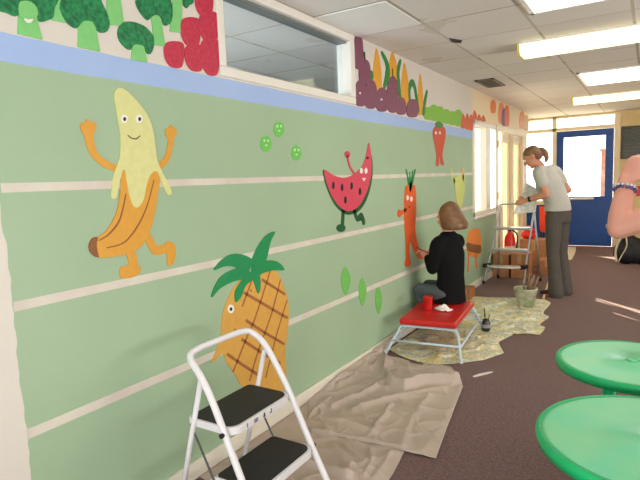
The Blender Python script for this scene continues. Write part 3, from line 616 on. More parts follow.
def rr(x0, x1, y0, y1, rb, rf, z, n=5):  # rectangle with rounded corners: back corners rb (low x), front rf
    o = []
    for cx, cy, r, a0 in ((x1-rf, y1-rf, rf, 0), (x0+rb, y1-rb, rb, 90), (x0+rb, y0+rb, rb, 180), (x1-rf, y0+rf, rf, 270)):
        for k in range(n+1): a = math.radians(a0+90*k/n); o.append(V((cx+r*math.cos(a), cy+r*math.sin(a), z)))
    return o
for x0, x1, z in ((.225, .478, .45), (.352, .592, .222)):
    st = MB().prism(rr(x0, x1, 1.462, 1.862, .02, .05, z-.034), (0, 0, .032)).build('step', LADW, t, bevel=.003)
    MB().prism(rr(x0+.008, x1-.014, 1.472, 1.852, .018, .045, z-.002), (0, 0, .004)).build('tread', TREAD, st)
for y, s in ((1.44, -1), (1.882, 1)):
    for x, z in ((.447, .432), (.562, .207)):
        MB().tube([(x, y-s*.006, z), (x, y+s*.018, z)], .010, 10).build('joint_cap', BLACK, t)
    MB().tube([(.245, y-s*.02, .425), (.362, y-s*.02, .2)], .0045, 6).build('brace_rod', DKSTEEL, t)
for x, y in ((.655, 1.432), (.655, 1.885), (.15, 1.45), (.15, 1.872)): MB().tube([(x+(.006 if x > .5 else -.006), y, .013), (x-(.01 if x > .5 else -.008), y, .05)], .0155, 10).build('rubber_foot', BLACK, t)
# small printed marks on the front edge of the top step
mk = mat('grey print', (70, 74, 84), .5)
x = .479
for yy, kind in ((1.545, 'bar'), (1.60, 'wave'), (1.655, 'man'), (1.70, 'hook')):
    b = MB()
    if kind == 'bar': b.box((x-.001, yy-.002, .424), (x+.0008, yy+.002, .441))
    if kind == 'wave':
        for k in range(3): b.box((x-.001, yy-.012, .424+k*.006), (x+.0008, yy+.012, .427+k*.006))
    if kind == 'man': b.tube([(x-.001, yy, .437), (x+.0008, yy, .437)], .005, 10).box((x-.001, yy-.006, .422), (x+.0008, yy+.006, .432))
    if kind == 'hook': b.box((x-.001, yy+.002, .423), (x+.0008, yy+.006, .441)).box((x-.001, yy-.008, .423), (x+.0008, yy+.004, .427))
    b.build('printed_mark', mk, t)

# ------------------------------------------------------------------ round green tables
def green_table(label, cx, cy, r, top):
    c = (cx, cy, 0); t = thing('round_table', label, 'table', c, 'round green plastic tables')
    GT = mat('green plastic top', (92, 216, 166), .3, var=.05, scale=5, col2=(122, 216, 160)); GE = mat('green plastic', (14, 180, 108), .35, var=.04)
    MB().lathe([(.018, top-.012), (.022, top-.001), (.03, top+.004), (.036, top+.001), (r*.55, top-.003), (r-.03, top-.001), (r-.016, top), (r-.016, top-.012), (.018, top-.02)], c, 64).build('tabletop', GT, t, smooth=True)
    MB().lathe([(r-.017, top-.01), (r-.017, top+.001), (r-.008, top+.001), (r-.001, top-.006), (r, top-.016), (r-.003, top-.036), (r-.008, top-.036), (r-.010, top-.012)], c, 64).build('rim', GE, t, smooth=True)
    MB().lathe([(.004, top-.008), (.018, top-.006), (.018, top+.006), (.004, top+.007)], c, 16).build('hole_cap', GT, t, smooth=True)
    for k in range(4):
        a = math.radians(45+90*k); d = V((math.cos(a), math.sin(a), 0)); b = V(c)
        MB().tube([b+d*(r*.36)+V((0, 0, top-.015)), b+d*(r*.42)+V((0, 0, top*.5)), b+d*(r*.6)+V((0, 0, .0))], [.026, .023, .018], 10).build('leg', GE, t, smooth=True)
        MB().tube([b+d*.02+V((0, 0, top-.03)), b+d*(r*.9)+V((0, 0, top-.03))], .009, 6).build('rib', GE, t)
green_table('nearest round green plastic table in the bottom right corner', 1.868, 1.772, .334, .6)
green_table('round green plastic table with a centre hole cap, just beyond the nearest one', 1.788, 2.492, .296, .6)

# ------------------------------------------------------------------ red bench, cup, tissue
PB = mat('pale blue frame paint', (196, 212, 222), .35, var=.03)
bx0, bx1, by0, by1, bz = .150, .605, 3.83, 4.60, .285; off = .012
t = thing('red_bench', 'low red padded bench on pale blue tube legs', 'bench', (.37, 4.2, off)); bench = t
MB().box((bx0, by0, bz-.05), (bx1, by1, bz)).build('seat_pad', RED, t, bevel=.016, seg=4)
fz = .022
for yy, yl in ((by0+.02, by0-.11), (by1-.02, by1+.08)):
    MB().tube(spline([(.07, yl, fz), (bx0-.012, yy-(.02 if yl < 4 else -.02), .17), (bx0+.005, yy, bz-.075), (bx0+.05, yy, bz-.062), (bx1-.05, yy, bz-.062), (bx1-.005, yy, bz-.075), (bx1+.015, yy-(.02 if yl < 4 else -.02), .17), (.66, yl, fz)], 6), .0115, 10).build('leg_frame', PB, t, smooth=True)
    zz = .115; k = (bz-.07-zz)/(bz-.07-fz); yb = yy+(yl-yy)*k
    MB().tube([(.098, yb, zz), (.64, yb, zz)], .0095, 8).build('crossbar', PB, t, smooth=True)
for xx in (.105, .635): MB().tube([(xx, by0-.06, .1), (xx, by1+.04, .1)], .0095, 8).build('stretcher', PB, t, smooth=True)
for xx, yy in ((.07, by0-.11), (.66, by0-.11), (.07, by1+.08), (.66, by1+.08)): MB().tube([(xx, yy, .014), (xx, yy, .05)], .0145, 10).build('foot_cap', mat('white foot cap', (214, 222, 226), .5), t)
bench.location = (.335, 4.19, off); bench.rotation_euler.z = .1; bz += .0
c = on_level(428, 310, bz); c = (c.x, c.y, bz+.001)
cup = MB().lathe([(.030, 0), (.031, .004), (.040, .105), (.042, .108), (.042, .114), (.038, .114), (.028, .008), (.001, .006)], c, 24).build('red_cup', mat('red plastic cup', (206, 36, 34), .35), origin=c, smooth=True)
tag(cup, 'red plastic cup standing on the red bench beside the tissue', 'cup')
c = on_level(443, 310, bz); b = MB(); n = 26; R4 = random.Random(3)
for j in range(n+1):
    for i in range(n+1):
        u, v = i/n*2-1, j/n*2-1; r = math.hypot(u, v); p = V((u*.075+v*.02, v*.05-u*.03, 0))
        h = .006+.038*max(0, 1-r)*(1+.9*noise.noise(V((u*2.6, v*2.6, 4))))+.010*abs(noise.noise(V((u*5, v*5, 1))))
        b.v.append(V((c.x+p.x, c.y+p.y, bz+.001+max(.0, h))))
for j in range(n):
    for i in range(n):
        if math.hypot(i/n*2-.98, j/n*2-.98) < 1.05+.25*noise.noise(V((i*.3, j*.3, 7))): a = j*(n+1)+i; b.f.append([a, a+1, a+n+2, a+n+1])
o = b.build('tissue', mat('white tissue', (244, 242, 240), .8, var=.01), smooth=True, origin=(c.x, c.y, bz)); o.modifiers.new('s', 'SOLIDIFY').thickness = .002
tag(o, 'crumpled white tissue on the red bench', 'tissue')

# ------------------------------------------------------------------ paint jar, bucket with brushes
c = on_level(486, 330, .02); c = V((c.x, c.y, .018)); t = thing('paint_jar', 'dark paint jar with a brush on the patterned sheet by the bench leg', 'jar', c)
MB().lathe([(.034, 0), (.037, .01), (.037, .07), (.03, .085), (.03, .10), (.026, .10), (.026, .02), (.001, .018)], c, 20).build('jar', mat('dark paint glass', (40, 44, 48), .25, var=.3, scale=30), t, smooth=True)
MB().lathe([(.0372, .028), (.0378, .03), (.0378, .056), (.0372, .058)], c, 20).build('label', mat('greyish label', (150, 150, 146), .7, var=.2, scale=50), t)
for dx, dy, zt, cc in ((-.012, .01, .2, (40, 36, 36)), (.02, -.004, .15, (120, 92, 60))):
    MB().tube([c+V((dx*.3, dy*.3, .03)), c+V((dx*1.6, dy*1.6, zt))], [.006, .004], 8).build('brush_handle', mat('brush handle %d' % cc[0], cc, .5), t)
c = on_level(525.5, 305, .012); c = V((c.x, c.y, .014)); t = thing('paint_bucket', 'paint-splashed white bucket holding brushes on the patterned sheet', 'bucket', c)
BKM = mat('splashed white plastic', (214, 208, 188), .5, col2=(132, 150, 104), scale=9)
MB().lathe([(.088, 0), (.092, .01), (.112, .165), (.120, .168), (.120, .185), (.114, .185), (.110, .165), (.088, .02), (.001, .018)], c, 32).build('bucket', BKM, t, smooth=True)
MB().lathe([(.001, .1), (.103, .1), (.103, .104), (.001, .104)], c, 24).build('paint_water', mat('murky water', (150, 146, 120), .2), t)
MB().tube(spline([c+V((-.122, 0, .165)), c+V((-.1, -.07, .12)), c+V((0, -.125, .10)), c+V((.1, -.07, .12)), c+V((.122, 0, .165))], 6), .003, 6).build('bail_handle', STEEL, t)
for k, (dx, dy, l) in enumerate(((.02, .02, .34), (.05, .01, .33), (.075, .03, .31), (-.01, -.03, .28), (.04, -.03, .30))):
    a = c+V((dx*.3, dy*.3, .06)); e = c+V((dx*1.7, dy*1.4, l))
    br = MB().tube([a.lerp(e, .35), a.lerp(e, .7), e], [.008, .011, .006], 8).build('paintbrush', mat('wooden brush handle', (150, 120, 92), .5, var=.1), t, smooth=True)
    MB().tube([a, a.lerp(e, .36)], [.016, .012], 8, flat=.5).build('ferrule', STEEL, br)

# ------------------------------------------------------------------ boxes behind
def carton(label, x0, x1, y0, y1, h, rz=0, open_=False):
    c = V(((x0+x1)/2, (y0+y1)/2, 0)); t = thing('cardboard_box', label, 'box', c, 'cardboard boxes around the far ladder')
    th = .006; b = MB().box((x0, y0, 0), (x1, y1, th)).box((x0, y0, 0), (x1, y0+th, h)).box((x0, y1-th, 0), (x1, y1, h)).box((x0, y0, 0), (x0+th, y1, h)).box((x1-th, y0, 0), (x1, y1, h))
    ct = b.build('carton', CARD, t)
    if open_:
        MB().prism([(x0, y0, h), (x1, y0, h), (x1-.01, y0-.09, h-.06), (x0+.01, y0-.09, h-.06)], (0, 0, .004)).build('flap', CARD, t)
    else:
        MB().box((x0-.001, y0, h), (x1+.001, (y0+y1)/2-.002, h+.005)).build('flap', CARD, t); MB().box((x0-.001, (y0+y1)/2+.002, h), (x1+.001, y1, h+.005)).build('flap', CARD, t)
    MB().box(((x0+x1)/2-.025, y0-.0012, h*.6), ((x0+x1)/2+.025, y0-.0002, h)).build('tape', mat('brown parcel tape', (190, 150, 100), .3), ct)
carton('left brown cardboard box under the far step ladder against the wall', .02, .245, 7.30, 7.56, .31)
carton('right brown cardboard box under the far step ladder', .262, .49, 7.28, 7.56, .33)
carton('low brown cardboard box beside the ladder foot, left of the standing woman', .545, .78, 7.62, 7.95, .2)
carton('taller cardboard box behind the far step ladder, under the red bag', .18, .56, 8.3, 8.62, .40)
carton('brown cardboard box on the floor behind the seated woman', .03, .15, 5.74, 5.98, .13)

# ------------------------------------------------------------------ far step ladder
t = thing('folding_steps', 'grey metal step ladder beside the standing woman', 'step ladder', (.36, 7.0, 0))
xl, xr = .055, .60
lp = [(xl-.02,6.78,.015),(xl+.02,6.84,.25),(xl+.055,6.90,.45),(xl+.09,6.97,.72),(xl+.12,7.02,.90),(xl+.115,7.05,.985),(xl+.15,7.06,1.01),((xl+xr)/2,7.06,1.012),(xr-.03,7.06,1.01),(xr+.01,7.05,.985),(xr-.0,7.02,.90),(xr-.02,6.97,.72),(xr-.045,6.90,.45),(xr-.06,6.84,.25),(xr-.07,6.78,.015)]
MB().tube(spline(lp, 5), .013, 10).build('hand_rail_frame', STEEL, t, smooth=True)
for x0, x1, y, z in ((xl+.085, xr-.02, 6.93, .715), (xl+.06, xr-.04, 6.88, .44)):
    MB().prism([(x0, y-.06, z-.02), (x1, y-.06, z-.02), (x1, y+.11, z-.02), (x0, y+.11, z-.02)], (0, 0, .03)).build('step', STEEL, t, bevel=.006)
bow = spline([(xl-.01, 6.86, .25), (xl+.05, 6.74, .245), (xl+.15, 6.69, .24), (xr-.2, 6.69, .24), (xr-.1, 6.74, .245), (xr-.05, 6.86, .25)], 6)
MB().tube(bow, .012, 8).build('bowed_front_bar', mat('white bar', (226, 228, 228), .35), t, smooth=True)
MB().prism([(p.x, p.y, .232) for p in bow], (0, 0, .012)).build('step', STEEL, t)
for x in (xl+.02, xr-.075): MB().tube([(x-.02, 6.73, .245), (x+.03, 6.82, .245)], .028, 8, flat=.8).build('corner_cap', BLACK, t)
for x0, x1 in ((xl+.13, xl+.06), (xr+.005, xr+.05)):
    MB().tube([(x0, 7.03, .90), (x1, 7.22, .015)], .011, 8).build('rear_leg', STEEL, t, smooth=True); MB().tube([(x1, 7.22, .0), (x1, 7.212, .05)], .018, 8).build('rubber_foot', BLACK, t)
for x in (xl-.02, xr-.07): MB().tube([(x, 6.78, 0), (x, 6.785, .04)], .018, 8).build('rubber_foot', BLACK, t)

# ------------------------------------------------------------------ things by the far door
c = V((.085, 8.05, 0)); t = thing('fire_extinguisher', 'red fire extinguisher standing behind the far step ladder', 'fire extinguisher', c)
REDP = mat('red enamel', (214, 26, 24), .3)
MB().lathe([(.07, 0), (.078, .01), (.078, .42), (.066, .48), (.03, .53), (.022, .56), (.001, .56)], c, 24).build('cylinder', REDP, t, smooth=True)
MB().lathe([(.02, .55), (.026, .56), (.026, .60), (.001, .60)], c, 16).box((c.x-.02, c.y-.1, .60), (c.x+.02, c.y+.03, .625)).build('valve_handle', BLACK, t)
MB().tube(spline([c+V((.03, 0, .58)), c+V((.11, -.01, .5)), c+V((.1, -.02, .3)), c+V((.09, -.03, .18))], 6), .012, 8).build('hose', BLACK, t, smooth=True)
MB().lathe([(.0785, .2), (.0792, .202), (.0792, .34), (.0785, .342)], c, 24).build('label', mat('cream label', (238, 220, 180), .6), t)
c = V((.14, 8.18, .0)); t = thing('red_bag', 'bright red bag bundled against the wall above the boxes', 'bag', V((.28, 8.45, .405)))
b = MB()
for q, r in (((.25, 8.42, .468), (.08, .08, .06)), ((.31, 8.46, .462), (.07, .07, .055)), ((.27, 8.46, .52), (.05, .06, .06)), ((.33, 8.44, .53), (.035, .05, .045))):
    b.ball(q, r, 16)
b.build('bag_body', mat('red cloth', (222, 34, 26), .6, var=.1, bump=.3, bscale=30), t, smooth=True)
MB().tube(spline([(.23, 8.42, .5), (.24, 8.4, .58), (.29, 8.42, .60), (.33, 8.46, .54)], 6), .010, 8).build('bag_handle', mat('red cloth', (222, 34, 26)), t, smooth=True)
c = V((.50, 9.3, 0)); t = thing('orange_chair', 'orange red plastic chair behind the standing woman by the door', 'chair', c)
ORP = mat('orange red plastic', (238, 74, 40), .4)
sp = [(-.2, .44), (-.05, .425), (.12, .43), (.19, .47), (.23, .60), (.26, .86)]
b = MB(); prof = [V((0, y, z)) for y, z in sp]; P = spline(prof, 4)
for i in range(len(P)-1):
    w0, w1 = .17, .17
    a0, a1 = P[i], P[i+1]; nrm = V((0, -(a1-a0).z, (a1-a0).y)).normalized()*.012
    b.prism([c+V((-w0, 0, 0))+V((0, -a0.y, a0.z)), c+V((w0, 0, 0))+V((0, -a0.y, a0.z)), c+V((w1, 0, 0))+V((0, -a1.y, a1.z)), c+V((-w1, 0, 0))+V((0, -a1.y, a1.z))], V((0, nrm.y, nrm.z)))
b.build('seat_shell', ORP, t, smooth=False)
for sx in (-.17, .17):
    for y0, y1 in ((-.16, -.22), (.15, .2)): MB().tube([c+V((sx, y0, .425)), c+V((sx*1.1, y1, 0))], .011, 8).build('leg', mat('dark chair leg', (40, 40, 44), .4), t, smooth=True)
q = [V((.20, 10.75, 0)), V((.69, 10.73, 0)), V((.80, 9.15, 0)), V((.42, 8.85, 0)), V((.20, 9.0, 0))]
b = sheet('paper_sheet', [[(.30, 8.98), (.55, 8.93), (.80, 9.14)], [(.80, 9.14), (.76, 10), (.69, 10.72)], [(.16, 10.74), (.4, 10.72), (.69, 10.72)], [(.30, 8.98), (.2, 10), (.16, 10.74)]], lambda p, e: .004+.006*ridged(p, 2, 2), mat('cream paper', (240, 228, 200), .7), 30, 40, .002, (.5, 10, 0))
tag(b, 'cream paper sheet spread on the floor in front of the blue door', 'paper')
# black bag with white straps
c = V((1.56, 9.0, 0)); t = thing('backpack', 'black bag with pale straps slumped on the floor below the blackboard', 'bag', c)
b = MB()
for q, r in (((1.55, 9.0, .17), (.17, .13, .18)), ((1.66, 9.02, .2), (.15, .13, .2)), ((1.58, 9.02, .30), (.13, .11, .14)), ((1.75, 9.02, .12), (.12, .12, .13))): b.ball(q, r, 20)
b.build('bag_body', mat('black nylon', (26, 26, 30), .6, var=.2, bump=.4, bscale=14), t, smooth=True)
for pts in ([(1.50, 8.93, .42), (1.45, 8.86, .32), (1.42, 8.85, .18), (1.44, 8.84, .04)], [(1.55, 8.90, .41), (1.56, 8.84, .28), (1.50, 8.85, .14), (1.46, 8.82, .05)]):
    MB().tube(spline(pts, 6), .022, 8, flat=.35).build('strap', mat('pale webbing', (216, 206, 184), .7), t, smooth=True)
# blackboard and red call point
x0, x1, z0, z1 = 1.372, 2.6, 1.585, 2.15
t = thing('blackboard', 'dark chalkboard with faint chalk writing on the far wall', 'blackboard', ((x0+x1)/2, YF, z0))
MB().box((x0, YF-.022, z0), (x1, YF-.004, z1)).build('board', mat('chalkboard slate', (44, 46, 44), .25, col2=(74, 76, 72), scale=5), t)
f = MB()
for a, c_ in (((x0, z0), (x1, z0+.02)), ((x0, z1-.02), (x1, z1)), ((x0, z0), (x0+.02, z1)), ((x1-.02, z0), (x1, z1))): f.box((a[0], YF-.03, a[1]), (c_[0], YF-.004, c_[1]))
f.build('frame', mat('dark brown wood', (70, 48, 34), .5), t)
ch = mat('faint chalk', (120, 122, 116), .9); RC = random.Random(5)
for k in range(8):
    z = z1-.07-k*.06; pts = []; x = x0+.05
    while x < x1-.1-RC.random()*.2: pts.append((x, YF-.0232, z+RC.uniform(-.012, .012))); x += .02
    MB().tube(pts, .0035, 4).build('chalk_line', ch, t)
t = thing('call_point', 'small red fire call point on the frame beside the blue door', 'alarm', (1.30, YF-.02, 1.06))
MB().box((1.262, YF-.06, 1.05), (1.345, YF-.021, 1.14)).build('housing', REDP, t, bevel=.005); MB().box((1.283, YF-.062, 1.07), (1.325, YF-.06, 1.115)).build('glass', WHITE, t)
t = thing('red_plate', 'red plate on the far wall behind the raised wrist', 'sign', (1.70, YF, .92))
MB().box((1.62, YF-.012, .92), (1.80, YF-.001, 1.10)).build('plate', REDP, t)  # wall plate standing in for a probable red wrist strap
b = MB().tube([(.857, 6.15, .013), (.80, 6.75, .012), (.745, 7.32, .012)], .012, 10)  # thin pale tube laid along the carpet
tag(b.build('pale_pole', mat('pale tan', (232, 196, 150), .5), smooth=True, origin=(.80, 6.7, 0)), 'thin pale pole lying on the carpet between the bucket and the cardboard boxes', 'pole')

# ------------------------------------------------------------------ people
def fuse(mb, name, m, parent, voxel=.006, it=6, fac=.5):
    tmp = mb.build('tmp', m); rm = tmp.modifiers.new('r', 'REMESH'); rm.mode = 'VOXEL'; rm.voxel_size = voxel; rm.use_smooth_shade = True
    sm = tmp.modifiers.new('s', 'SMOOTH'); sm.iterations = it; sm.factor = fac
    dg = bpy.context.evaluated_depsgraph_get(); dg.update(); me = bpy.data.meshes.new_from_object(tmp.evaluated_get(dg)); me.name = name
    bpy.data.objects.remove(tmp); o = bpy.data.objects.new(name, me); C.objects.link(o); me.materials.clear(); me.materials.append(m)
    if parent is not None: me.transform(Matrix.Translation(-V(parent.location))); o.parent = parent
    for p in me.polygons: p.use_smooth = True
    return o
def frame(f, u=(0, 0, 1)):
    f = V(f).normalized(); l = V(u).cross(f).normalized(); return f, l, f.cross(l)   # forward, left, up
def limb(mb, pts, rs, n=12, ends=True, **k): return mb.tube(spline(pts, 4), [rs_at(rs, i/(4*(len(pts)-1))) for i in range(4*(len(pts)-1)+1)], n, round_ends=ends, **k)
def rs_at(rs, t): x = t*(len(rs)-1); i = min(int(x), len(rs)-2); return rs[i]+(rs[i+1]-rs[i])*(x-i)
def hand(mb, wrist, d, palm, thumb, curl=.5, s=1.0):
    wrist = V(wrist); d = V(d).normalized(); palm = V(palm); palm = (palm-d*palm.dot(d)).normalized(); lat = V(thumb); lat = (lat-d*lat.dot(d)-palm*lat.dot(palm)).normalized()
    mb.tube([wrist, wrist+d*.03*s, wrist+d*.06*s, wrist+d*.088*s], [.026*s, .034*s, .039*s, .036*s], 12, flat=.42, side=lat, round_ends=True)
    for i, L in enumerate((.068, .076, .070, .054)):
        p = wrist+d*(.082-.006*abs(i-1))*s+lat*(.0285-.019*i)*s; a = .15; pts = [p-d*.015*s]
        for ph in (.45, .32, .23):
            pts.append(p); v = d*math.cos(a)+palm*math.sin(a); p = p+v*(L*ph*s); a += curl*.9
        pts.append(p); mb.tube(pts, [.0085*s, .0088*s, .0082*s, .0076*s, .0066*s], 8, round_ends=True)
    b = wrist+d*.025*s+lat*.028*s; v = (lat*.65+d*.7+palm*.25).normalized(); v2 = (lat*.25+d*.85+palm*.55).normalized()
    mb.tube([b-lat*.012*s, b+v*.035*s, b+v*.04*s+v2*.03*s, b+v*.04*s+v2*.052*s], [.013*s, .011*s, .0095*s, .0075*s], 8, round_ends=True)
def head(mb, c, f, u=(0, 0, 1), s=1.0):
    c = V(c); f, l, u = frame(f, u); Rm = Matrix((f, l, u)).transposed()
    mb.ball(c+u*.03*s-f*.01*s, (.098*s, .078*s, .088*s), 20, Rm); mb.ball(c-u*.035*s+f*.022*s, (.066*s, .06*s, .085*s), 16, Rm); mb.ball(c-u*.095*s+f*.05*s, (.028*s, .03*s, .022*s), 12, Rm)
    mb.tube([c+u*.012*s+f*.080*s, c-u*.012*s+f*.100*s, c-u*.03*s+f*.106*s], [.009*s, .012*s, .014*s], 8, round_ends=True)
    for k in (-1, 1): mb.ball(c-u*.008*s+l*.078*s*k-f*.012*s, (.02*s, .010*s, .03*s), 10, Rm); mb.ball(c+u*.022*s+l*.03*s*k+f*.078*s, (.012*s, .022*s, .008*s), 8, Rm)
    return c, f, l, u
def face_parts(c, f, l, u, t, s=1.0, iris=(70, 90, 100)):
    for k in (-1, 1):
        p = c+u*.004*s+l*.031*s*k+f*.078*s; e = MB().ball(p, .0105*s, 12).build('eye', mat('eye white', (236, 230, 224), .3), t, smooth=True)
        MB().ball(p+f*.0065*s, .005*s, 10).build('iris', mat('iris %d' % iris[0], iris, .2), e, smooth=True)
        MB().tube([c+u*.028*s+l*.016*s*k+f*.087*s, c+u*.033*s+l*.034*s*k+f*.084*s, c+u*.027*s+l*.05*s*k+f*.074*s], .0035*s, 6).build('eyebrow', mat('brow', (110, 80, 55), .8), t)
    MB().tube(spline([c-u*.062*s+l*.024*s+f*.078*s, c-u*.06*s+f*.09*s, c-u*.062*s-l*.024*s+f*.078*s], 4), .0055*s, 8).build('lips', mat('lips', (186, 104, 96), .5), t, smooth=True)
SKIN = mat('skin', (226, 166, 140), .5, var=.03); SKIN2 = mat('tanned skin', (208, 146, 116), .5, var=.03)
# --- standing woman
t = thing('person', 'woman in grey T-shirt and dark trousers standing at the far ladder, holding a sheet', 'person', (.98, 6.42, 0))
hipL, hipR = V((.925, 6.345, .90)), V((.985, 6.49, .90)); pel = V((.955, 6.42, .95)); waist = V((.945, 6.42, 1.08)); chest = V((.862, 6.43, 1.27)); colr = V((.805, 6.435, 1.41)); neck = V((.768, 6.425, 1.468))
shL, shR = V((.772, 6.30, 1.395)), V((.90, 6.585, 1.405)); elL, wrL = V((.862, 6.235, 1.155)), V((.655, 6.27, 1.10)); elR, wrR = V((1.035, 6.64, 1.19)), V((.83, 6.60, 1.12))
hc = V((.682, 6.40, 1.575)); hf = (-.82, -.12, -.56); lat = (shR-shL).normalized()
b = MB()
H_ = head(b, hc, hf, (-.55, 0, .83), .98)
limb(b, [neck-V((0, 0, .06)), neck, hc-V((-.03, 0, .05))], [.055, .05, .052])
limb(b, [pel-V((0, 0, .02)), waist, chest, colr], [.135, .125, .155, .11], side=lat, flat=.66, ends=False)
for s_, e_, w_ in ((shL, elL, wrL), (shR, elR, wrR)):
    limb(b, [colr.lerp(s_, .5), s_, s_.lerp(e_, .5), e_], [.06, .054, .045, .038]); limb(b, [e_, e_.lerp(w_, .35), w_], [.038, .038, .026])
hand(b, wrL, (-.95, .1, -.28), (.1, .9, -.2), (-.1, .2, 1), .55); hand(b, wrR, (-.9, -.25, .1), (-.1, -.9, -.1), (0, .1, 1), .5)
knL, knR = V((.925, 6.335, .49)), V((.99, 6.49, .49)); anL, anR = V((.965, 6.32, .085)), V((1.03, 6.50, .085))
for h_, k_, a_ in ((hipL, knL, anL), (hipR, knR, anR)):
    limb(b, [h_+V((-.015, 0, -.02)), k_, a_], [.066, .052, .036]); limb(b, [a_-V((-.03, 0, .04)), a_-V((.06, -.01, .05)), a_-V((.15, -.03, .06))], [.035, .036, .025])
fuse(b, 'body', SKIN2, t)
face_parts(*H_, t, .98)
b = MB(); GSH = mat('grey T-shirt', (190, 188, 180), .85, var=.04, bump=.15, bscale=25)
limb(b, [pel+V((.0, 0, .02)), waist, chest, colr+V((.005, 0, .01)), colr+V((-.01, 0, .045))], [.176, .158, .178, .120, .06], side=lat, flat=.76, n=18, ends=False)
for s_, e_ in ((shL, elL), (shR, elR)): limb(b, [colr.lerp(s_, .4), s_, s_.lerp(e_, .50)], [.075, .070, .062])
fuse(b, 't_shirt', GSH, t, .009)
b = MB(); TR = mat('dark grey brown trousers', (88, 82, 76), .9, var=.08, bump=.15, bscale=30)
limb(b, [pel+V((0, 0, .07)), pel-V((-.01, 0, .02)), pel-V((-.01, 0, .11))], [.142, .156, .150], side=lat, flat=.80, n=16, ends=False)
for h_, k_, a_ in ((hipL, knL, anL), (hipR, knR, anR)): limb(b, [h_, h_.lerp(k_, .5), k_, a_.lerp(k_, .4), a_-V((.0, 0, .035))], [.092, .084, .068, .074, .088])
fuse(b, 'trousers', TR, t, .009)
for a_ in (anL, anR):
    b = MB(); limb(b, [a_+V((.045, 0, -.045)), a_+V((-.05, .01, -.045)), a_+V((-.15, .03, -.053))], [.040, .044, .030], flat=.9)
    fuse(b, 'shoe', mat('dark brown shoe', (40, 30, 28), .5), t, .008)
HR = mat('light brown hair', (120, 84, 56), .5, col2=(146, 106, 72), scale=12)
c, f, l, u = H_; Rm = Matrix((f, l, u)).transposed(); b = MB()
b.ball(c+u*.046-f*.022, (.098, .084, .078), 20, Rm); b.ball(c+u*.0-f*.06, (.058, .074, .075), 16, Rm)
limb(b, [c+u*.02-f*.095, c+u*.015-f*.128, c-u*.04-f*.142, c-u*.10-f*.12, c-u*.13-f*.09], [.022, .028, .030, .026, .012])
fuse(b, 'hair', HR, t, .007, 3); MB().tube([c+u*.02-f*.098, c+u*.018-f*.114], .026, 12).build('hair_tie', mat('dark band', (40, 30, 30), .6), t)
wd = (elL-wrL).normalized(); MB().tube([wrL+wd*.022, wrL+wd*.048], .031, 16).build('wrist_watch', BLACK, t, smooth=True)
# the sheet she holds
b = MB(); n = 24; A = [at_depth(*p) for p in ((526.5, 182.5, 6.36), (538.5, 190, 6.45), (535.5, 212, 6.43), (513, 214.5, 6.34))]
for j in range(n+1):
    for i in range(n+1):
        x, y = i/n, j/n; p = (A[0]*(1-x)+A[1]*x)*(1-y)+(A[3]*(1-x)+A[2]*x)*y
        b.v.append(p+V((0, .03*noise.noise(V((x*3, y*3, 2)))+.012*noise.noise(V((x*9, y*9, 5))), 0)))
for j in range(n):
    for i in range(n): a = j*(n+1)+i; b.f.append([a, a+1, a+n+2, a+n+1])
PAP = mat('printed paper', (244, 244, 236), .75, col2=(206, 214, 198), scale=22)
o = b.build('paper_palette', PAP, smooth=True, origin=A[3]); o.modifiers.new('s', 'SOLIDIFY').thickness = .003
tag(o, 'crumpled greyish paper sheet held by the standing woman above the ladder', 'paper')
# --- seated woman
t = thing('person', 'seated woman with a brown bob in black, painting the carrot from the red bench', 'person', (.36, 4.5, bz))
hf = V((-.93, .30, -.18)); f0, l0, u0 = frame((-.93, .36, 0)); hc = V((.325, 4.51, 1.035)); b = MB()
H_ = head(b, hc, hf, (-.15, 0, .98), .96)
hp = V((.345, 4.50, bz+.085)); wa = V((.352, 4.50, .52)); chs = V((.345, 4.50, .72)); col_ = V((.333, 4.505, .85)); nk = V((.328, 4.507, .91))
limb(b, [nk-V((0, 0, .05)), nk, hc-V((-.005, 0, .06))], [.052, .048, .05]); limb(b, [hp-V((0, 0, .07)), wa, chs, col_], [.135, .110, .135, .10], side=l0, flat=.66, ends=False)
shL, shR = col_+l0*.148-u0*.04, col_-l0*.130-u0*.04; elL, wrL = V((.235, 4.36, .60)), V((.15, 4.47, .685)); elR, wrR = V((.20, 4.66, .62)), V((.13, 4.60, .70))
for s_, e_, w_ in ((shL, elL, wrL), (shR, elR, wrR)):
    limb(b, [col_.lerp(s_, .5), s_, s_.lerp(e_, .5), e_], [.055, .05, .042, .036]); limb(b, [e_, e_.lerp(w_, .35), w_], [.036, .036, .025])
hand(b, wrL, (-.55, .45, .30), (.2, .9, -.3), (0, .3, 1), .9, .92); hand(b, wrR, (-.8, -.2, .2), (.0, -.4, -.9), (-.3, -.9, .1), .7, .92)
hL, hR = hp+l0*.08, hp-l0*.08; kL, kR = V((.085, 4.44, .385)), V((.10, 4.63, .385)); aL, aR = V((.12, 4.50, .09)), V((.13, 4.68, .09))
for h_, k_, a_ in ((hL, kL, aL), (hR, kR, aR)):
    limb(b, [h_, k_], [.066, .054]); limb(b, [k_, a_], [.054, .036]); limb(b, [a_-V((-.02, 0, .035)), a_-V((.06, -.01, .045))], [.032, .028])
fuse(b, 'body', SKIN, t); face_parts(*H_, t, .96)
b = MB(); BK = mat('black knit top', (17, 16, 19), .9, var=.15, bump=.2, bscale=40, spec=.2)
limb(b, [hp+V((.0, 0, -.078)), wa, chs, col_+V((0, 0, .01)), nk+V((0, 0, .008))], [.160, .134, .148, .108, .060], side=l0, flat=.78, n=18, ends=False)
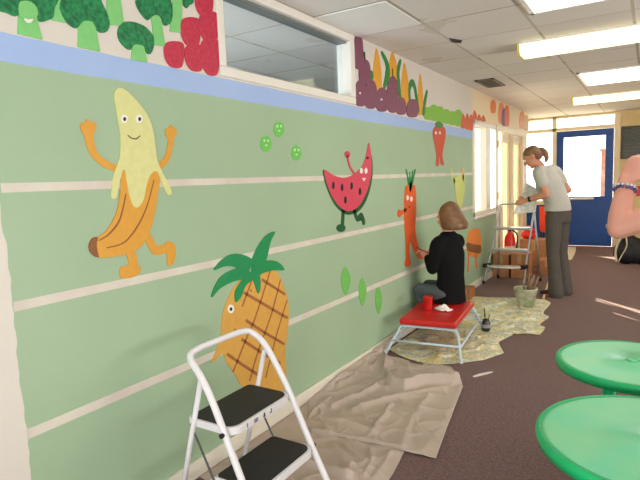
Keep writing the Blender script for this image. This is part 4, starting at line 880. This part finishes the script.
for s_, e_, w_ in ((shL, elL, wrL), (shR, elR, wrR)): limb(b, [col_.lerp(s_, .4), s_, s_.lerp(e_, .5), e_], [.07, .064, .056, .05]); limb(b, [e_, e_.lerp(w_, .4), e_.lerp(w_, .88)], [.05, .047, .038])
fuse(b, 'black_top', BK, t, .008)
b = MB()
limb(b, [hp-V((0, 0, .005))+l0*.05, hp-V((0, 0, .005))-l0*.05], [.07, .07])
for h_, k_, a_ in ((hL, kL, aL), (hR, kR, aR)): limb(b, [h_, h_.lerp(k_, .5), k_], [.078, .074, .064]); limb(b, [k_, k_.lerp(a_, .5), a_+V((0, 0, .0))], [.064, .056, .052])
fuse(b, 'trousers', mat('slate grey trousers', (82, 90, 94), .9, var=.06), t, .008)
for a_ in (aL, aR):
    b = MB(); limb(b, [a_+V((.03, -.0, -.045)), a_+V((-.03, .01, -.045)), a_+V((-.085, .03, -.052))], [.038, .042, .03]); fuse(b, 'shoe', BLACK, t, .008)
c, f, l, u = H_; b = MB(); BOB = mat('brown bob hair', (104, 72, 46), .42, col2=(134, 96, 62), scale=12)
q = c-f*.040
b.tube(spline([q+u*.128+f*.02, q+u*.115+f*.015, q+u*.075+f*.006, q+u*.02, q-u*.04-f*.012, q-u*.085-f*.022, q-u*.105-f*.02], 4), [rs_at([.03, .072, .100, .112, .122, .130, .108], i/24) for i in range(25)], 20, flat=.84, side=l, round_ends=False)
fuse(b, 'hair', BOB, t, .007, 4)
hd = wrL+V((-.045, .04, .03))
t2 = thing('paintbrush', 'thin dark paintbrush held by the seated woman against the painted carrot', 'paintbrush', hd)
MB().tube([hd+V((.07, -.05, .0)), hd+V((-.055, .03, .03))], [.0035, .0045], 8).build('handle', mat('dark brush handle', (60, 40, 44), .5), t2)
MB().tube([hd+V((-.055, .03, .03)), hd+V((-.075, .042, .035))], [.006, .006], 8).build('ferrule', STEEL, t2); MB().tube([hd+V((-.075, .042, .035)), hd+V((-.098, .055, .04))], [.006, .002], 8).build('bristle', mat('purple tinted bristle', (120, 60, 110), .6), t2)
# --- person at the right edge with a raised forearm
el, wr, sh = V((1.708, 2.90, 1.118)), V((1.728, 2.98, 1.325)), V((1.985, 2.90, 1.235))
t = thing('person', 'person at the right edge of whom only a raised bare forearm with bracelets shows', 'person', (2.16, 2.93, 0))
f0, l0, u0 = frame((.0, 1, 0)); b = MB(); hc = V((2.16, 2.97, 1.50))
H_ = head(b, hc, (0, 1, .0), (0, 0, 1), .95); nk = V((2.16, 2.94, 1.37)); col_ = V((2.16, 2.93, 1.29))
limb(b, [nk-V((0, 0, .05)), nk, hc-V((0, .01, .06))], [.052, .048, .05]); limb(b, [V((2.16, 2.92, .78)), V((2.16, 2.92, .95)), V((2.16, 2.925, 1.13)), col_], [.13, .125, .15, .105], side=(1, 0, 0), flat=.68, ends=False)
limb(b, [col_+V((-.07, 0, -.01)), sh, sh.lerp(el, .45), el], [.06, .060, .060, .052]); limb(b, [el, el.lerp(wr, .3), el.lerp(wr, .7), wr, wr.lerp(el, -.12)], [.052, .055, .046, .037, .036])
sR, eR, wR = V((2.335, 2.92, 1.235)), V((2.46, 2.98, 1.06)), V((2.36, 3.10, 1.30))
limb(b, [col_+V((.07, 0, -.01)), sR, eR], [.06, .055, .042]); limb(b, [eR, wR], [.043, .03])
hand(b, wr, (.34, .10, .93), (.35, .9, -.1), (.9, -.3, -.3), .7, 1.22); hand(b, wR, (-.4, .2, .9), (-.8, .3, -.3), (.2, .95, .1), .8, .95)
for k in (-1, 1): limb(b, [V((2.16+.09*k, 2.92, .78)), V((2.16+.10*k, 2.93, .42)), V((2.16+.11*k, 2.92, .08))], [.070, .056, .038]); limb(b, [V((2.16+.11*k, 2.90, .04)), V((2.16+.11*k, 3.05, .03))], [.036, .028])
fuse(b, 'body', mat('pink skin', (216, 152, 134), .5, var=.03), t); face_parts(*H_, t, .95)
b = MB(); limb(b, [V((2.16, 2.92, .83)), V((2.16, 2.92, .95)), V((2.16, 2.925, 1.13)), col_+V((0, 0, .0))], [.168, .15, .17, .118], side=(1, 0, 0), flat=.74, n=18, ends=False)
for s_, e_ in ((sh, el), (sR, eR)): limb(b, [col_.lerp(s_, .4), s_, s_.lerp(e_, .25)], [.075, .070, .066])
fuse(b, 'top', mat('dark red top', (150, 40, 48), .85), t, .009)
b = MB(); limb(b, [V((2.16, 2.92, .90)), V((2.16, 2.92, .80)), V((2.16, 2.92, .70))], [.150, .165, .165], side=(1, 0, 0), flat=.78, n=16, ends=False)
for k in (-1, 1): limb(b, [V((2.16+.09*k, 2.92, .76)), V((2.16+.10*k, 2.93, .42)), V((2.16+.11*k, 2.92, .09))], [.10, .075, .062])
fuse(b, 'trousers', mat('denim trousers', (60, 70, 96), .9), t, .009)
for k in (-1, 1): b = MB(); limb(b, [V((2.16+.11*k, 2.88, .042)), V((2.16+.11*k, 3.06, .036))], [.042, .034]); fuse(b, 'shoe', BLACK, t, .008)
c, f, l, u = H_; b = MB(); Rm = Matrix((f, l, u)).transposed(); b.ball(c+u*.04-f*.022, (.098, .086, .082), 20, Rm); b.ball(c-u*.02-f*.06, (.055, .08, .09), 16, Rm); fuse(b, 'hair', HR, t, .008, 3)
ax = (wr-el).normalized(); R5 = random.Random(11); side = ax.cross(V((0, 1, 0))).normalized(); w2 = ax.cross(side)
for i, (dd, col3) in enumerate(((-.014, (196, 196, 204)), (-.026, (90, 70, 120)))):
    br = MB()
    for j in range(14):
        a = 2*math.pi*j/14; br.ball(wr+ax*(dd+R5.uniform(-.003, .003))+(side*math.cos(a)+w2*math.sin(a))*.045, .0095, 8)
    br.build('bead_bracelet', mat('beads %d' % i, col3, .2, metal=.3 if i == 0 else 0, var=.4, scale=60), t, smooth=True)
